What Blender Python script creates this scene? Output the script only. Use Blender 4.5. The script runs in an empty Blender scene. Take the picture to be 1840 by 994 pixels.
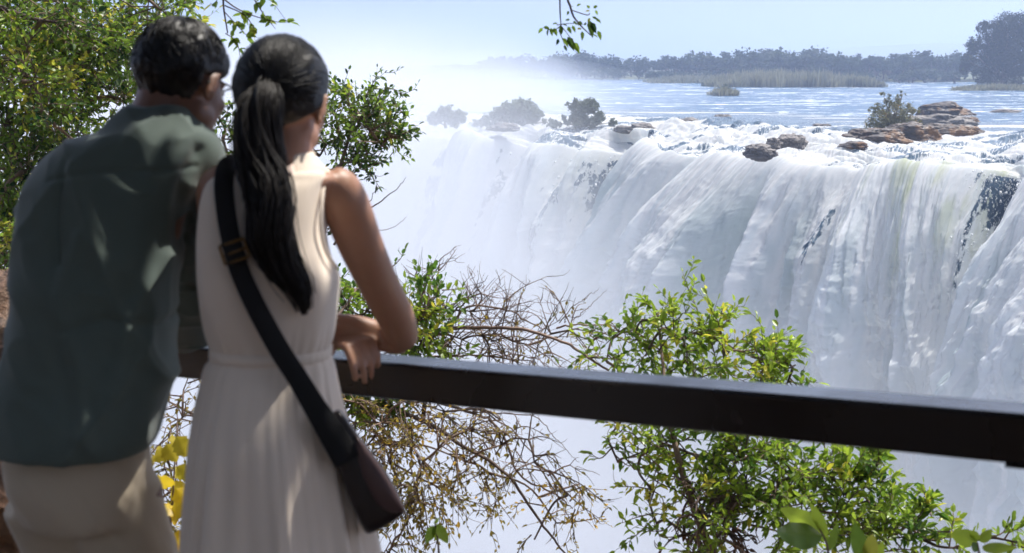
import bpy, math, random
import numpy as np
from mathutils import Vector, Matrix, Euler
R = math.radians
scene = bpy.context.scene
COL = scene.collection
rnd = random.Random(7)

# ------------------------------------------------------------------ camera
CAMZ = 1.65
PITCH = R(8.5)
FPX = 2555.0
CW, CH = 1840, 994
cam_d = bpy.data.cameras.new('camera')
cam = bpy.data.objects.new('camera', cam_d); COL.objects.link(cam)
cam.location = (0, 0, CAMZ); cam.rotation_euler = (math.pi/2 - PITCH, 0, 0)
cam_d.sensor_width = 36; cam_d.lens = 36*FPX/CW
cam_d.clip_start = 0.05; cam_d.clip_end = 20000
cam_d.dof.use_dof = True; cam_d.dof.focus_distance = 14.0; cam_d.dof.aperture_fstop = 5.6
scene.camera = cam
cp, sp_ = math.cos(PITCH), math.sin(PITCH)

def P(px, py, d):
    """point at depth d (metres along the lens axis) seen at photograph position px, py"""
    u = (px-CW/2)/FPX*d; v = -(py-CH/2)/FPX*d
    return np.array([u, d*cp + v*sp_, CAMZ + v*cp - d*sp_])

def Y_at(py, z):
    """distance at which height z lies at image row py"""
    a = PITCH + math.atan((py-CH/2)/FPX)
    return (CAMZ - z)/math.tan(a)

# ------------------------------------------------------------------ noise
def _hash(ix, iy, iz, seed):
    h = (ix.astype(np.uint32)*np.uint32(374761393) + iy.astype(np.uint32)*np.uint32(668265263)
         + iz.astype(np.uint32)*np.uint32(2147483647) + np.uint32((seed*974634777) & 0xffffffff))
    h = (h ^ (h >> np.uint32(13)))*np.uint32(1274126177)
    h ^= h >> np.uint32(16); h = h*np.uint32(2246822519); h ^= h >> np.uint32(13)
    return h.astype(np.float32)/np.float32(4294967295.0)

def vnoise(x, y, z=0.0, seed=0):
    x = np.asarray(x, np.float32); y = np.asarray(y, np.float32); z = np.asarray(z, np.float32)+np.zeros_like(x)
    fx, fy, fz = np.floor(x), np.floor(y), np.floor(z)
    tx, ty, tz = x-fx, y-fy, z-fz
    tx = tx*tx*(3-2*tx); ty = ty*ty*(3-2*ty); tz = tz*tz*(3-2*tz)
    ix, iy, iz = fx.astype(np.int64), fy.astype(np.int64), fz.astype(np.int64)
    def c(a, b, d): return _hash(ix+a, iy+b, iz+d, seed)
    x00 = c(0,0,0)*(1-tx)+c(1,0,0)*tx; x10 = c(0,1,0)*(1-tx)+c(1,1,0)*tx
    x01 = c(0,0,1)*(1-tx)+c(1,0,1)*tx; x11 = c(0,1,1)*(1-tx)+c(1,1,1)*tx
    return (x00*(1-ty)+x10*ty)*(1-tz) + (x01*(1-ty)+x11*ty)*tz     # 0..1

def fbm(x, y, z=0.0, seed=0, o=4, g=0.5):
    a, s, n = 1.0, 0.0, 0.0
    x = np.asarray(x, np.float32); y = np.asarray(y, np.float32); z = np.asarray(z, np.float32)
    for i in range(o):
        s = s + a*vnoise(x, y, z, seed+i*17); n += a; a *= g; x = x*2.03+3.1; y = y*2.03+1.7; z = z*2.03+0.9
    return s/n

def billow(x, y, z=0.0, seed=0, o=4, g=0.5):
    a, s, n = 1.0, 0.0, 0.0
    x = np.asarray(x, np.float32); y = np.asarray(y, np.float32); z = np.asarray(z, np.float32)
    for i in range(o):
        s = s + a*np.abs(2*vnoise(x, y, z, seed+i*17)-1); n += a; a *= g; x = x*2.03+3.1; y = y*2.03+1.7; z = z*2.03+0.9
    return s/n
def sst(a, b, x):
    t = np.clip((x-a)/(b-a), 0, 1); return t*t*(3-2*t)

# ------------------------------------------------------------------ mesh helpers
def new_mesh(name, V, F, smooth=True, mat=None, attrs=None, uv=None, fmat=None):
    """V (n,3); F (m,k) array of equal-size faces or a list of such arrays"""
    me = bpy.data.meshes.new(name)
    V = np.asarray(V, np.float32)
    Fs = F if isinstance(F, list) else [F]
    Fs = [np.asarray(f, np.int32) for f in Fs if len(f)]
    me.vertices.add(len(V)); me.vertices.foreach_set('co', V.ravel())
    nl = sum(f.size for f in Fs); npoly = sum(len(f) for f in Fs)
    me.loops.add(nl); me.polygons.add(npoly)
    idx = np.concatenate([f.ravel() for f in Fs])
    tot = np.concatenate([np.full(len(f), f.shape[1], np.int32) for f in Fs])
    start = np.concatenate([[0], np.cumsum(tot)[:-1]]).astype(np.int32)
    me.loops.foreach_set('vertex_index', idx)
    me.polygons.foreach_set('loop_start', start)
    me.polygons.foreach_set('loop_total', tot)
    me.polygons.foreach_set('use_smooth', np.full(npoly, smooth, bool))
    if fmat is not None: me.polygons.foreach_set('material_index', np.asarray(fmat, np.int32))
    me.update(calc_edges=True)
    if attrs:
        for k, a in attrs.items():
            at = me.attributes.new(k, 'FLOAT', 'POINT'); at.data.foreach_set('value', np.asarray(a, np.float32).ravel())
    if uv is not None:
        l = me.uv_layers.new(name='UVMap'); l.data.foreach_set('uv', np.asarray(uv, np.float32)[idx].ravel())
    if mat is not None:
        for m in (mat if isinstance(mat, (list, tuple)) else [mat]): me.materials.append(m)
    return me

def obj(name, me, parent=None, label=None, cat=None, group=None, kind=None):
    o = bpy.data.objects.new(name, me); COL.objects.link(o)
    if parent is not None: o.parent = parent; o.matrix_parent_inverse = parent.matrix_basis.inverted()
    return tag(o, label, cat, group, kind)
def tag(o, label=None, cat=None, group=None, kind=None):
    if label: o['label'] = label
    if cat: o['category'] = cat
    if group: o['group'] = group
    if kind: o['kind'] = kind
    return o
def empty(name, loc, **k):
    o = obj(name, None, **k); o.location = [float(c) for c in loc]; return o

class MB:
    """collects pieces into ONE mesh"""
    def __init__(s): s.V=[]; s.F={}; s.n=0; s.A=[]
    def add(s, V, F, a=0.0):
        V = np.asarray(V, float); s.V.append(V)
        for f in (F if isinstance(F, list) else [F]):
            f = np.asarray(f, int)
            if len(f): s.F.setdefault(f.shape[1], []).append(f+s.n)
        s.A.append(np.full(len(V), a) if np.isscalar(a) else np.asarray(a)); s.n += len(V); return s
    def mesh(s, name, mat=None, smooth=True):
        return new_mesh(name, np.concatenate(s.V), [np.concatenate(v) for v in s.F.values()], smooth, mat, {'tint': np.concatenate(s.A)})

def frames(pts):
    pts = np.asarray(pts, float); T = np.gradient(pts, axis=0)
    T /= np.linalg.norm(T, axis=1)[:, None]+1e-12
    up = np.array([0,0,1.0]) if abs(T[0][2]) < 0.9 else np.array([1.0,0,0])
    N = np.zeros_like(T); B = np.zeros_like(T); n = np.cross(up, T[0]); n /= np.linalg.norm(n)
    for i in range(len(T)):
        n = n - T[i]*np.dot(n, T[i]); n /= np.linalg.norm(n)+1e-12
        N[i] = n; B[i] = np.cross(T[i], n)
    return T, N, B

def tube(pts, rad, n=6, cap=True, flat=1.0):
    pts = np.asarray(pts, float); rad = np.broadcast_to(np.asarray(rad, float), (len(pts),))
    T, N, B = frames(pts); th = np.arange(n)*2*math.pi/n
    V = (pts[:, None] + rad[:, None, None]*(np.cos(th)[None, :, None]*N[:, None] + flat*np.sin(th)[None, :, None]*B[:, None])).reshape(-1, 3)
    m = len(pts); i = np.arange(m-1)[:, None]*n; j = np.arange(n)[None, :]; k = (j+1) % n
    F = np.stack([i+j, i+k, i+n+k, i+n+j], -1).reshape(-1, 4)
    if not cap: return V, F
    V = np.vstack([V, pts[0], pts[-1]]); a = m*n
    j = np.arange(n); k = (j+1) % n
    T1 = np.stack([k, j, np.full(n, a)], -1); T2 = np.stack([(m-1)*n+j, (m-1)*n+k, np.full(n, a+1)], -1)
    return V, [F, np.vstack([T1, T2])]

def rings(Rg, cap=True):
    """loft a list of equal-length rings"""
    Rg = np.asarray(Rg, float); m, n, _ = Rg.shape
    V = Rg.reshape(-1, 3); i = np.arange(m-1)[:, None]*n; j = np.arange(n)[None, :]; k = (j+1) % n
    F = np.stack([i+j, i+n+j, i+n+k, i+k], -1).reshape(-1, 4)
    if not cap: return V, F
    a = m*n; V = np.vstack([V, Rg[0].mean(0), Rg[-1].mean(0)]); j = np.arange(n); k = (j+1) % n
    return V, [F, np.vstack([np.stack([j, k, np.full(n, a)], -1), np.stack([(m-1)*n+k, (m-1)*n+j, np.full(n, a+1)], -1)])]

def smooth_pts(pts, n):
    """Catmull-Rom through the points; columns beyond xyz (a radius) are interpolated too"""
    p = np.asarray(pts, float); m = len(p)
    q = np.vstack([2*p[0]-p[1], p, 2*p[-1]-p[-2]]); out = []
    for t in np.linspace(0, m-1, n):
        i = min(int(t), m-2); f = t-i; a, b, c, d = q[i:i+4]
        out.append(0.5*((2*b)+(c-a)*f+(2*a-5*b+4*c-d)*f*f+(3*b-a-3*c+d)*f**3))
    return np.array(out)

def ellipsoid(c, r, rot=None, nu=24, nv=16):
    u = np.arange(nu)*2*math.pi/nu; v = np.linspace(0.02, math.pi-0.02, nv)
    V = np.stack([np.sin(v)[:, None]*np.cos(u)[None], np.sin(v)[:, None]*np.sin(u)[None], np.cos(v)[:, None]+0*u[None]], -1)*np.asarray(r, float)
    if rot is not None: V = V @ np.array(rot.to_3x3() if hasattr(rot, 'to_3x3') else rot.to_matrix()).T
    return rings(V + np.asarray(c, float))

def boxv(c, h, rot=None):
    V = np.array([[x, y, z] for x in (-1, 1) for y in (-1, 1) for z in (-1, 1)], float)*np.asarray(h, float)
    if rot is not None: V = V @ np.array(rot.to_matrix()).T
    F = np.array([[0,1,3,2],[4,6,7,5],[0,4,5,1],[2,3,7,6],[0,2,6,4],[1,5,7,3]])
    return V+np.asarray(c, float), F

def icosphere(sub=3):
    import bmesh
    bm = bmesh.new(); bmesh.ops.create_icosphere(bm, subdivisions=sub, radius=1)
    V = np.array([v.co[:] for v in bm.verts]); F = np.array([[v.index for v in f.verts] for f in bm.faces]); bm.free()
    return V, F
ICO = {k: icosphere(k) for k in (1, 2, 3, 4, 5)}

def apply_mods(me, mods, name='tmp'):
    o = bpy.data.objects.new(name, me); COL.objects.link(o)
    for t, kw in mods:
        m = o.modifiers.new(t, t)
        for k, v in kw.items(): setattr(m, k, v)
    dg = bpy.context.evaluated_depsgraph_get(); dg.update()
    ev = o.evaluated_get(dg); out = bpy.data.meshes.new_from_object(ev, depsgraph=dg)
    bpy.data.objects.remove(o); out.name = name
    return out
def remesh(mb, name, voxel, smooth=6, mat=None, deci=None):
    me = mb.mesh('raw') if isinstance(mb, MB) else mb
    mods = [('REMESH', dict(mode='VOXEL', voxel_size=voxel, use_smooth_shade=True)), ('SMOOTH', dict(factor=0.5, iterations=smooth))]
    out = apply_mods(me, mods, name)
    out.materials.clear()
    if mat: out.materials.append(mat)
    return out
def mesh_co(me):
    a = np.empty(len(me.vertices)*3, np.float32); me.vertices.foreach_get('co', a); return a.reshape(-1, 3)
def mesh_no(me):
    a = np.empty(len(me.vertices)*3, np.float32); me.vertex_normals.foreach_get('vector', a); return a.reshape(-1, 3)
def set_co(me, V): me.vertices.foreach_set('co', np.asarray(V, np.float32).ravel()); me.update()

# ------------------------------------------------------------------ materials
class NT:
    def __init__(s, name, vol=False):
        s.m = bpy.data.materials.new(name); s.m.use_nodes = True; s.t = s.m.node_tree; s.t.nodes.clear()
        s.out = s.t.nodes.new('ShaderNodeOutputMaterial')
    def n(s, typ, ins=None, **props):
        nd = s.t.nodes.new('ShaderNode'+typ)
        for k, v in props.items(): setattr(nd, k, v)
        for k, v in (ins or {}).items(): s.put(nd.inputs[k], v)
        return nd
    def put(s, sock, v):
        if isinstance(v, bpy.types.NodeSocket): s.t.links.new(v, sock)
        elif isinstance(v, bpy.types.Node): s.t.links.new(v.outputs[0], sock)
        elif isinstance(v, (tuple, list)) and len(v) == 3 and sock.type == 'RGBA': sock.default_value = (*v, 1)
        else: sock.default_value = v
    def math(s, op, a, b=0.0, c=0.0, clamp=False):
        nd = s.n('Math', operation=op, use_clamp=clamp)
        s.put(nd.inputs[0], a); s.put(nd.inputs[1], b); s.put(nd.inputs[2], c); return nd.outputs[0]
    def rng(s, v, a, b, c=0.0, d=1.0, smooth=False):
        nd = s.n('MapRange', {'Value': v, 'From Min': a, 'From Max': b, 'To Min': c, 'To Max': d}, interpolation_type='SMOOTHSTEP' if smooth else 'LINEAR')
        return nd.outputs[0]
    def mix(s, f, a, b):
        nd = s.n('Mix', data_type='RGBA'); s.put(nd.inputs[0], f); s.put(nd.inputs[6], a); s.put(nd.inputs[7], b); return nd.outputs[2]
    def noise(s, vec, scale, detail=4.0, rough=0.55, dist=0.0):
        i = {'Scale': scale, 'Detail': detail, 'Roughness': rough, 'Distortion': dist}
        if vec is not None: i['Vector'] = vec
        return s.n('TexNoise', i).outputs[0]
    def objc(s): return s.n('TexCoord').outputs['Object']
    def mapv(s, vec, scale=(1,1,1), rot=(0,0,0), loc=(0,0,0)):
        return s.n('Mapping', {'Vector': vec, 'Scale': scale, 'Rotation': rot, 'Location': loc}).outputs[0]
    def bump(s, h, strength=0.5, dist=0.02):
        return s.n('Bump', {'Height': h, 'Strength': strength, 'Distance': dist}).outputs[0]
    def attr(s, name): return s.n('Attribute', attribute_name=name).outputs['Fac']
    def pbr(s, col, rough=0.5, normal=None, **kw):
        nd = s.n('BsdfPrincipled'); s.put(nd.inputs['Base Color'], col); s.put(nd.inputs['Roughness'], rough)
        if normal is not None: s.put(nd.inputs['Normal'], normal)
        for k, v in kw.items(): s.put(nd.inputs[k.replace('_', ' ')], v)
        return nd.outputs[0]
    def mixsh(s, f, a, b):
        nd = s.n('MixShader'); s.put(nd.inputs[0], f); s.put(nd.inputs[1], a); s.put(nd.inputs[2], b); return nd.outputs[0]
    def done(s, sh, disp=None):
        s.t.links.new(sh, s.out.inputs['Surface']); return s.m

def leaf_mat(name, c1, c2, c3=None, rough=0.4, trans=0.45):
    """leaf: colour varies from leaf to leaf (tint), light passes through the blade"""
    t = NT(name); a = t.attr('tint')
    col = t.mix(a, c1, c2)
    if c3: col = t.mix(t.rng(a, 0.93, 0.98), col, c3)
    tr = t.n('BsdfTranslucent', {'Color': t.mix(0.6, col, t.n('Gamma', {'Color': col, 'Gamma': 0.8}).outputs[0])}).outputs[0]
    p = t.pbr(col, rough, Specular_IOR_Level=0.45)
    return t.done(t.mixsh(trans, p, tr))
# ================================================================== light, sky, air
SUN_EL, SUN_AZ = R(61), R(52)      # azimuth measured from +Y (ahead) towards +X (right)
sun_dir = np.array([math.cos(SUN_EL)*math.sin(SUN_AZ), math.cos(SUN_EL)*math.cos(SUN_AZ), math.sin(SUN_EL)])
w = bpy.data.worlds.new('World'); scene.world = w; w.use_nodes = True
wt = w.node_tree; wt.nodes.clear()
sky = wt.nodes.new('ShaderNodeTexSky'); sky.sky_type = 'NISHITA'; sky.sun_disc = False
sky.sun_elevation = SUN_EL; sky.sun_rotation = SUN_AZ; sky.air_density = 1.0; sky.dust_density = 4.5; sky.ozone_density = 3.0
bg = wt.nodes.new('ShaderNodeBackground'); bg.inputs['Strength'].default_value = 0.14
wo = wt.nodes.new('ShaderNodeOutputWorld')
tn = wt.nodes.new('ShaderNodeMix'); tn.data_type = 'RGBA'; tn.blend_type = 'MULTIPLY'; tn.inputs[0].default_value = 1.0; tn.inputs[7].default_value = (1.03, 0.985, 1.03, 1)
wt.links.new(sky.outputs[0], tn.inputs[6]); hs = wt.nodes.new('ShaderNodeHueSaturation'); hs.inputs['Saturation'].default_value = 0.72; wt.links.new(tn.outputs[2], hs.inputs['Color']); wt.links.new(hs.outputs[0], bg.inputs[0]); wt.links.new(bg.outputs[0], wo.inputs['Surface'])
sl = bpy.data.lights.new('sun', 'SUN'); sl.energy = 4.6; sl.angle = R(0.53); sl.color = (1.0, 0.955, 0.88)
so = bpy.data.objects.new('sun', sl); COL.objects.link(so)
so.rotation_euler = Vector(sun_dir).to_track_quat('Z', 'Y').to_euler()
scene.view_settings.view_transform = 'Standard'; scene.view_settings.look = 'None'
scene.view_settings.exposure = 0.56; scene.view_settings.gamma = 1.0; scene.view_settings.use_curve_mapping = False
c = scene.cycles if hasattr(scene, 'cycles') else None
scene.render.engine = 'CYCLES'; c = scene.cycles
c.use_denoising = True; c.max_bounces = 8; c.diffuse_bounces = 3; c.glossy_bounces = 2; c.transmission_bounces = 4
c.transparent_max_bounces = 8; c.volume_bounces = 2; c.use_adaptive_sampling = True; c.adaptive_threshold = 0.02
c.sample_clamp_indirect = 6.0
c.volume_step_rate = 1.0; c.volume_max_steps = 64

# ================================================================== river and falls
RZ = CAMZ - 6.0
lip_px = [(1840,286),(1720,281),(1600,278),(1450,270),(1300,258),(1200,248),(1120,240),(1040,238),(930,234),(850,231),(760,228),(640,226)]
lip = [(130,-20),(92,22),(60,52),(42,70)]
for px, py in lip_px:
    Y = Y_at(py, RZ); lip.append(((px-920)/FPX*(Y*cp+6*sp_), Y))
lip += [(-40,160),(-70,178),(-130,215),(-300,330),(-700,620)]
lip = np.array(lip)
LP = smooth_pts(lip, 900)
seg = np.r_[0, np.cumsum(np.linalg.norm(np.diff(LP, axis=0), axis=1))]
def s_of_px(px):
    """distance along the lip at the place seen at image column px"""
    k = LP[:, 1] > 20; a = LP[k]; q = a[:, 0]/a[:, 1]*FPX/1.0*cp + CW/2
    i = np.argmin(np.abs(q-px)); return seg[k][i]
S_lo, S_hi = s_of_px(2150), s_of_px(560)
def lip_at(s):
    return np.stack([np.interp(s, seg, LP[:, 0]), np.interp(s, seg, LP[:, 1])], -1)
UP = np.array([0.40, 0.917])      # upstream direction

def lip_norm(s):
    a = lip_at(s+6.0); b = lip_at(s-6.0); d = a-b; d /= np.linalg.norm(d, axis=-1)[..., None]
    n = np.stack([-d[..., 1], d[..., 0]], -1)      # turned left of travel
    sgn = np.sign(np.sum(n*(-np.array([0.6, 0.8])), -1))[..., None]
    return n*sgn

def rapids(s, t, X, Y):
    """height of the water above the river level upstream of the lip (t metres, positive upstream)"""
    near = 1-sst(14, 46, t)
    f = (billow(s*0.16, t*0.30, 0, 5, 4)-0.25)*1.5 + (billow(X*0.55, Y*0.75, 0, 9, 4)-0.3)*0.55
    calm = (fbm(X*0.10, Y*0.35, 0, 12, 4)-0.5)*0.5
    drop = -0.9*(1-sst(0, 14, t))
    return near*f + (1-near)*calm*0.6 + drop

# --- one sheet: upstream 60 m, over the lip, down 62 m
ns_, nup, ndn = 1500, 260, 640
su = np.linspace(0, 1, ns_)
s_px = np.linspace(2150, 560, ns_)
k = LP[:, 1] > 20
q = LP[k, 0]/LP[k, 1]*FPX*cp + CW/2
order = np.argsort(q)
s_arr = np.interp(s_px, q[order], seg[k][order])
s_arr = np.maximum.accumulate(s_arr) + np.arange(ns_)*1e-4
tup = 60*(np.linspace(1, 0, nup, endpoint=False)**1.5)
hdn = 62*(np.linspace(0, 1, ndn)**1.5)
# dip of the lip (height of the rock under it) and how far each stream is thrown
def streams(s):
    a = fbm(s*0.06, 0*s+3.3, 0, 31, 3)
    return 1.6 + 1.5*(a-0.5) + 0.55*(fbm(s*0.35, 0*s+1.1, 0, 33, 3)-0.5)
S, T = np.meshgrid(s_arr, np.r_[-tup, hdn])          # rows: along the flow
L = lip_at(S); Nn = lip_norm(s_arr)[None, :, :]
# smooth the normals
kk = np.ones(61)/61
nx = np.convolve(np.pad(Nn[0,:,0], 30, 'edge'), kk, 'valid'); ny = np.convolve(np.pad(Nn[0,:,1], 30, 'edge'), kk, 'valid')
ln = np.hypot(nx, ny); nx /= ln; ny /= ln
upm = T < 0
tt = np.where(upm, -T, 0); hh = np.where(upm, 0, T)
pxg = np.broadcast_to(s_px[None, :], S.shape)
def band(px, w): return np.exp(-((pxg-px)/w)**2)
thr = streams(S)*(1-.62*band(1782, 32))*(1-.35*band(1072, 34))*(1-.35*band(905, 20))*(1-.25*band(1512, 40))
hs = hh
out = thr*(np.sqrt(hs+0.15*0.15)-0.15)*(1+0.0*hs)
# wander of each stream as it drops
ws = S + 2.4*(fbm(S*0.12, hh*0.05, 0, 41, 3)-0.5) 
grow = sst(0.3, 9, hh)
big = (fbm(ws*0.17, hh*0.02, 0, 51, 3)-0.5)*8.0*grow + (0.45-billow(ws*0.30, hh*0.03, 0, 56, 3))*7.5*grow
mid = (0.5-billow(ws*0.62+0.4*vnoise(ws*.5, hh*.1, 0, 60), hh*0.07, 0.0, 61, 4, 0.5))*2.4*sst(0.1, 4, hh)
fine = (0.45-billow(ws*1.9, hh*0.17, 0.0, 71, 4, 0.55))*0.60*sst(-.5, 2, hh)
puff = (0.45-billow(S*0.55+hh*.05, hh*0.36, 0.0, 75, 5, 0.62))*2.2*sst(1.0, 12, hh)
fine = fine + puff
dome = (fbm(S*0.22, 0*S, 0, 81, 3)-0.5)
pxg = np.broadcast_to(s_px[None, :], S.shape)
def band(px, w): return np.exp(-((pxg-px)/w)**2)
REC = ((1235, 16, 2.5), (1072, 44, 8), (905, 26, 8), (1000, 14, 3), (800, 16, 5), (1740, 22, 1.5), (1784, 32, 3.4), (1510, 40, 2.0), (1390, 20, 1.6))
rec = 0*S
for px, w_, a_ in REC: rec = rec + band(px, w_)*a_
rec = rec*(1-sst(0, 9, tt))*(1-0.45*sst(2, 25, hh))
lobes = (fbm(S*0.30, 0*S+7.7, 0, 83, 3)-0.5)*2.2*(1-sst(0, 6, tt))
X0 = L[..., 0] + UP[0]*tt; Y0 = L[..., 1] + UP[1]*tt
disp = out + big + mid + fine - rec + lobes
X = X0 + nx[None, :]*disp; Y = Y0 + ny[None, :]*disp
Zr = rapids(S, tt, X0, Y0)
lipz = Zr[nup-1:nup, :]
Z = RZ - 0.25*rec*(1-sst(0, 6, hh)) + np.where(upm, Zr, lipz*(1-sst(0, 3, hh)) - 0.9*sst(0, 3, hh)) - hh + dome*0.8*(np.where(upm, 1-sst(0, 10, tt), 1))
micro = (0.5-billow(ws*4.6, hh*0.55, 0, 97, 3, .6))*0.20*np.where(upm, 0.35*(1-sst(10, 30, tt)), sst(0, 2, hh)*.9+.35)
X = X + nx[None, :]*micro; Y = Y + ny[None, :]*micro; Z = Z + micro*.5
Z = Z + np.where(upm, 0, (0.45-billow(ws*1.1, hh*0.2, 2.2, 95, 4))*0.6*sst(0, 1.5, hh))
# --- what the water looks like where: rock showing through, thick green water
def bump_px(px, w, y0=None): return np.exp(-((S-s_of_px(px))/w)**2)
strk = fbm(ws*2.2, hh*0.22, 0, 101, 4); 
gap = 0.0*S
gap = gap + band(1782, 34)*sst(0.03, .4, hh)*(1-sst(4.5, 10, hh))*1.45
gap = gap + band(1512, 55)*sst(.4, 1.6, hh)*(1-sst(4, 9, hh))*0.34
gap = gap + band(1735, 14)*sst(0.0, .3, hh)*(1-sst(.6, 1.8, hh))*0.6
for px, w_, g_ in ((1235, 16, .5), (1072, 40, 1.35), (905, 24, 1.35), (800, 18, 1.2), (1000, 12, .7)):
    gap = gap + band(px, w_)*sst(0.0, 1.0, hh)*(1-sst(10, 26, hh))*g_
gap = np.where(upm, 0, gap)
dark = .93*sst(0.30, 1.15, gap*0.9 + (strk-0.5)*1.5 + (fbm(ws*4.5, hh*1.0, 0, 111, 3)-0.5)*.7)*(gap > 0.02)
green = 1.3*(0.8*band(1650, 80)+0.7*band(1750, 25))*sst(-6, 0, T)*(1-sst(2, 9, T))*sst(0.5, 0.66, fbm(ws*1.2, T*0.25, 0, 131, 4))
green = green + band(1775, 16)*sst(1, 5, T)*0.55*sst(0.45, 0.65, fbm(ws*1.4, T*0.1, 0, 132, 4))
green = green + band(1020, 40)*sst(-1, 1, T)*(1-sst(4, 9, T))*0.3
nearlip = 1-sst(10, 34, tt + 10*(fbm(X0*.06, Y0*.06, 0, 77, 3)-.5))
foamup = sst(0.50, 0.62, fbm(X0*0.11, Y0*0.30, 0, 141, 5, 0.6) + 0.30*nearlip - 0.02)
open_ = sst(.60, .72, fbm(X0*0.28, Y0*0.5, 0, 143, 4))*nearlip
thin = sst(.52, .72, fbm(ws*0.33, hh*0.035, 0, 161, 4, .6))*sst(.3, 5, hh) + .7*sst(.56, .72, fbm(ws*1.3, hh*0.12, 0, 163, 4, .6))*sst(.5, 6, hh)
foam = np.where(upm, np.clip(foamup - 0.75*open_, 0, 1), 1-dark)
rows = len(tup)+len(hdn)
idx = (np.arange(rows-1)[:, None]*ns_ + np.arange(ns_-1)[None, :])
F = np.stack([idx, idx+ns_, idx+ns_+1, idx+1], -1).reshape(-1, 4)

t = NT('falling_water'); uvn = t.n('UVMap').outputs[0]; fo = t.attr('foam'); gr = t.attr('green')
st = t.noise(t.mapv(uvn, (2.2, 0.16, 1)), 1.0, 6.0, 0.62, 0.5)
st2 = t.noise(t.mapv(uvn, (8, 1.6, 1)), 1.0, 5.0, 0.7)
f2 = t.math('ADD', fo, t.math('MULTIPLY', t.math('SUBTRACT', st2, 0.5), t.math('ADD', 0.35, t.math('MULTIPLY', t.math('SUBTRACT', 1.0, fo), 3.6))), clamp=True)
f3 = t.rng(f2, 0.34, 0.60, smooth=True)
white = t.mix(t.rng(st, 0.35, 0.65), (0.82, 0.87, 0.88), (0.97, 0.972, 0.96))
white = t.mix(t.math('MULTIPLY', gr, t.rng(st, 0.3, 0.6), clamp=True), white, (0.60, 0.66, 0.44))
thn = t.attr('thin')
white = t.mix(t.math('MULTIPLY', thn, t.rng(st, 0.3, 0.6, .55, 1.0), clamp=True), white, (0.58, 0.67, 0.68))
darkc = t.mix(t.rng(st, 0.4, 0.65), (0.035, 0.07, 0.11), (0.09, 0.15, 0.20))
col = t.mix(f3, darkc, white)
bh = t.math('ADD', t.math('MULTIPLY', st, 0.7), t.math('MULTIPLY', st2, 0.5))
nb = t.bump(bh, 0.28, 0.22)
p = t.pbr(col, t.rng(f3, 0, 1, 0.25, 0.75), nb, Specular_IOR_Level=0.3)
tr = t.n('BsdfTranslucent', {'Color': col, 'Normal': nb}).outputs[0]
M_falls = t.done(t.mixsh(t.math('MULTIPLY', f3, 0.54), p, tr))
V = np.stack([X, Y, Z], -1).reshape(-1, 3)
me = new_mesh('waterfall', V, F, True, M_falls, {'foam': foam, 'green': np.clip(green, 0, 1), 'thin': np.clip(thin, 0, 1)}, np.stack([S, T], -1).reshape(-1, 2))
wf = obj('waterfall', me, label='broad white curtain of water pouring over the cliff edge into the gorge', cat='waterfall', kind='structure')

# torn spray flying off the face
sr = np.random.default_rng(77); nd = 70000
ri = nup + (sr.random(nd)**1.6*470).astype(int); ci = sr.integers(250, ns_-200, nd)
wgt = np.clip(gap[ri, ci]*1.2 + (fbm(S[ri, ci]*.6, hh[ri, ci]*.3, 0, 91, 3) > .60)*.25, 0, 1); kp = sr.random(nd) < .6*sst(.3, .8, gap[ri, ci]); ri, ci = ri[kp], ci[kp]; nd = len(ri)
off = sr.exponential(.35, nd)*(.3+.9*sst(0, 8, hh[ri, ci]))
C_ = np.stack([X[ri, ci]+nx[ci]*off, Y[ri, ci]+ny[ci]*off, Z[ri, ci]+sr.normal(size=nd)*.2], -1)
TET = np.array([(1,1,1),(1,-1,-1),(-1,1,-1),(-1,-1,1)])/1.7; sz = sr.uniform(.015, .055, nd)*(.6+sr.random(nd)**4*1.6)
Q = TET[None]*(1+sr.normal(size=(nd, 4, 1))*.4)*np.array([1, 1, 1.6]); V = (C_[:, None]+Q*sz[:, None, None]).reshape(-1, 3)
F = (np.arange(nd)[:, None, None]*4+np.array([(0,1,2),(0,3,1),(0,2,3),(1,3,2)])[None]).reshape(-1, 3)
t = NT('spray_drop'); M_drop = t.done(t.mixsh(.5, t.pbr((0.93, 0.95, 0.97), .7), t.n('BsdfTranslucent', {'Color': (0.93, 0.95, 0.97)}).outputs[0]))
obj('spray', new_mesh('spray', V, F, True, M_drop), parent=wf, kind='stuff')

# --- rock wall behind the water, and the gorge floor
ss = np.linspace(S_lo-20, S_hi+200, 260); hz = np.linspace(0, 70, 60)
SS, HH = np.meshgrid(ss, hz); L = lip_at(SS); nn = lip_norm(ss)[None]
rk = (fbm(SS*0.12, HH*0.2, 0, 151, 5)-0.5)*4 - 10.5 + 0.6*np.sqrt(HH)*1.2 + np.round(HH/4)*0.15
RV = np.stack([L[..., 0]+nn[..., 0]*rk, L[..., 1]+nn[..., 1]*rk, RZ-2.6-HH], -1)
rows2 = len(hz); idx = (np.arange(rows2-1)[:, None]*260 + np.arange(259)[None]); F = np.stack([idx, idx+260, idx+261, idx+1], -1).reshape(-1, 4)
t = NT('wet_basalt'); oc = t.objc(); nz = t.noise(oc, 0.8, 6); 
M_basalt = t.done(t.pbr(t.mix(nz, (0.03, 0.028, 0.028), (0.12, 0.10, 0.085)), 0.45, t.bump(nz, 0.8, 0.3)))
obj('cliff', new_mesh('cliff', RV.reshape(-1, 3), F, True, M_basalt), label='dark wet rock face behind the falling water', kind='structure')

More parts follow.
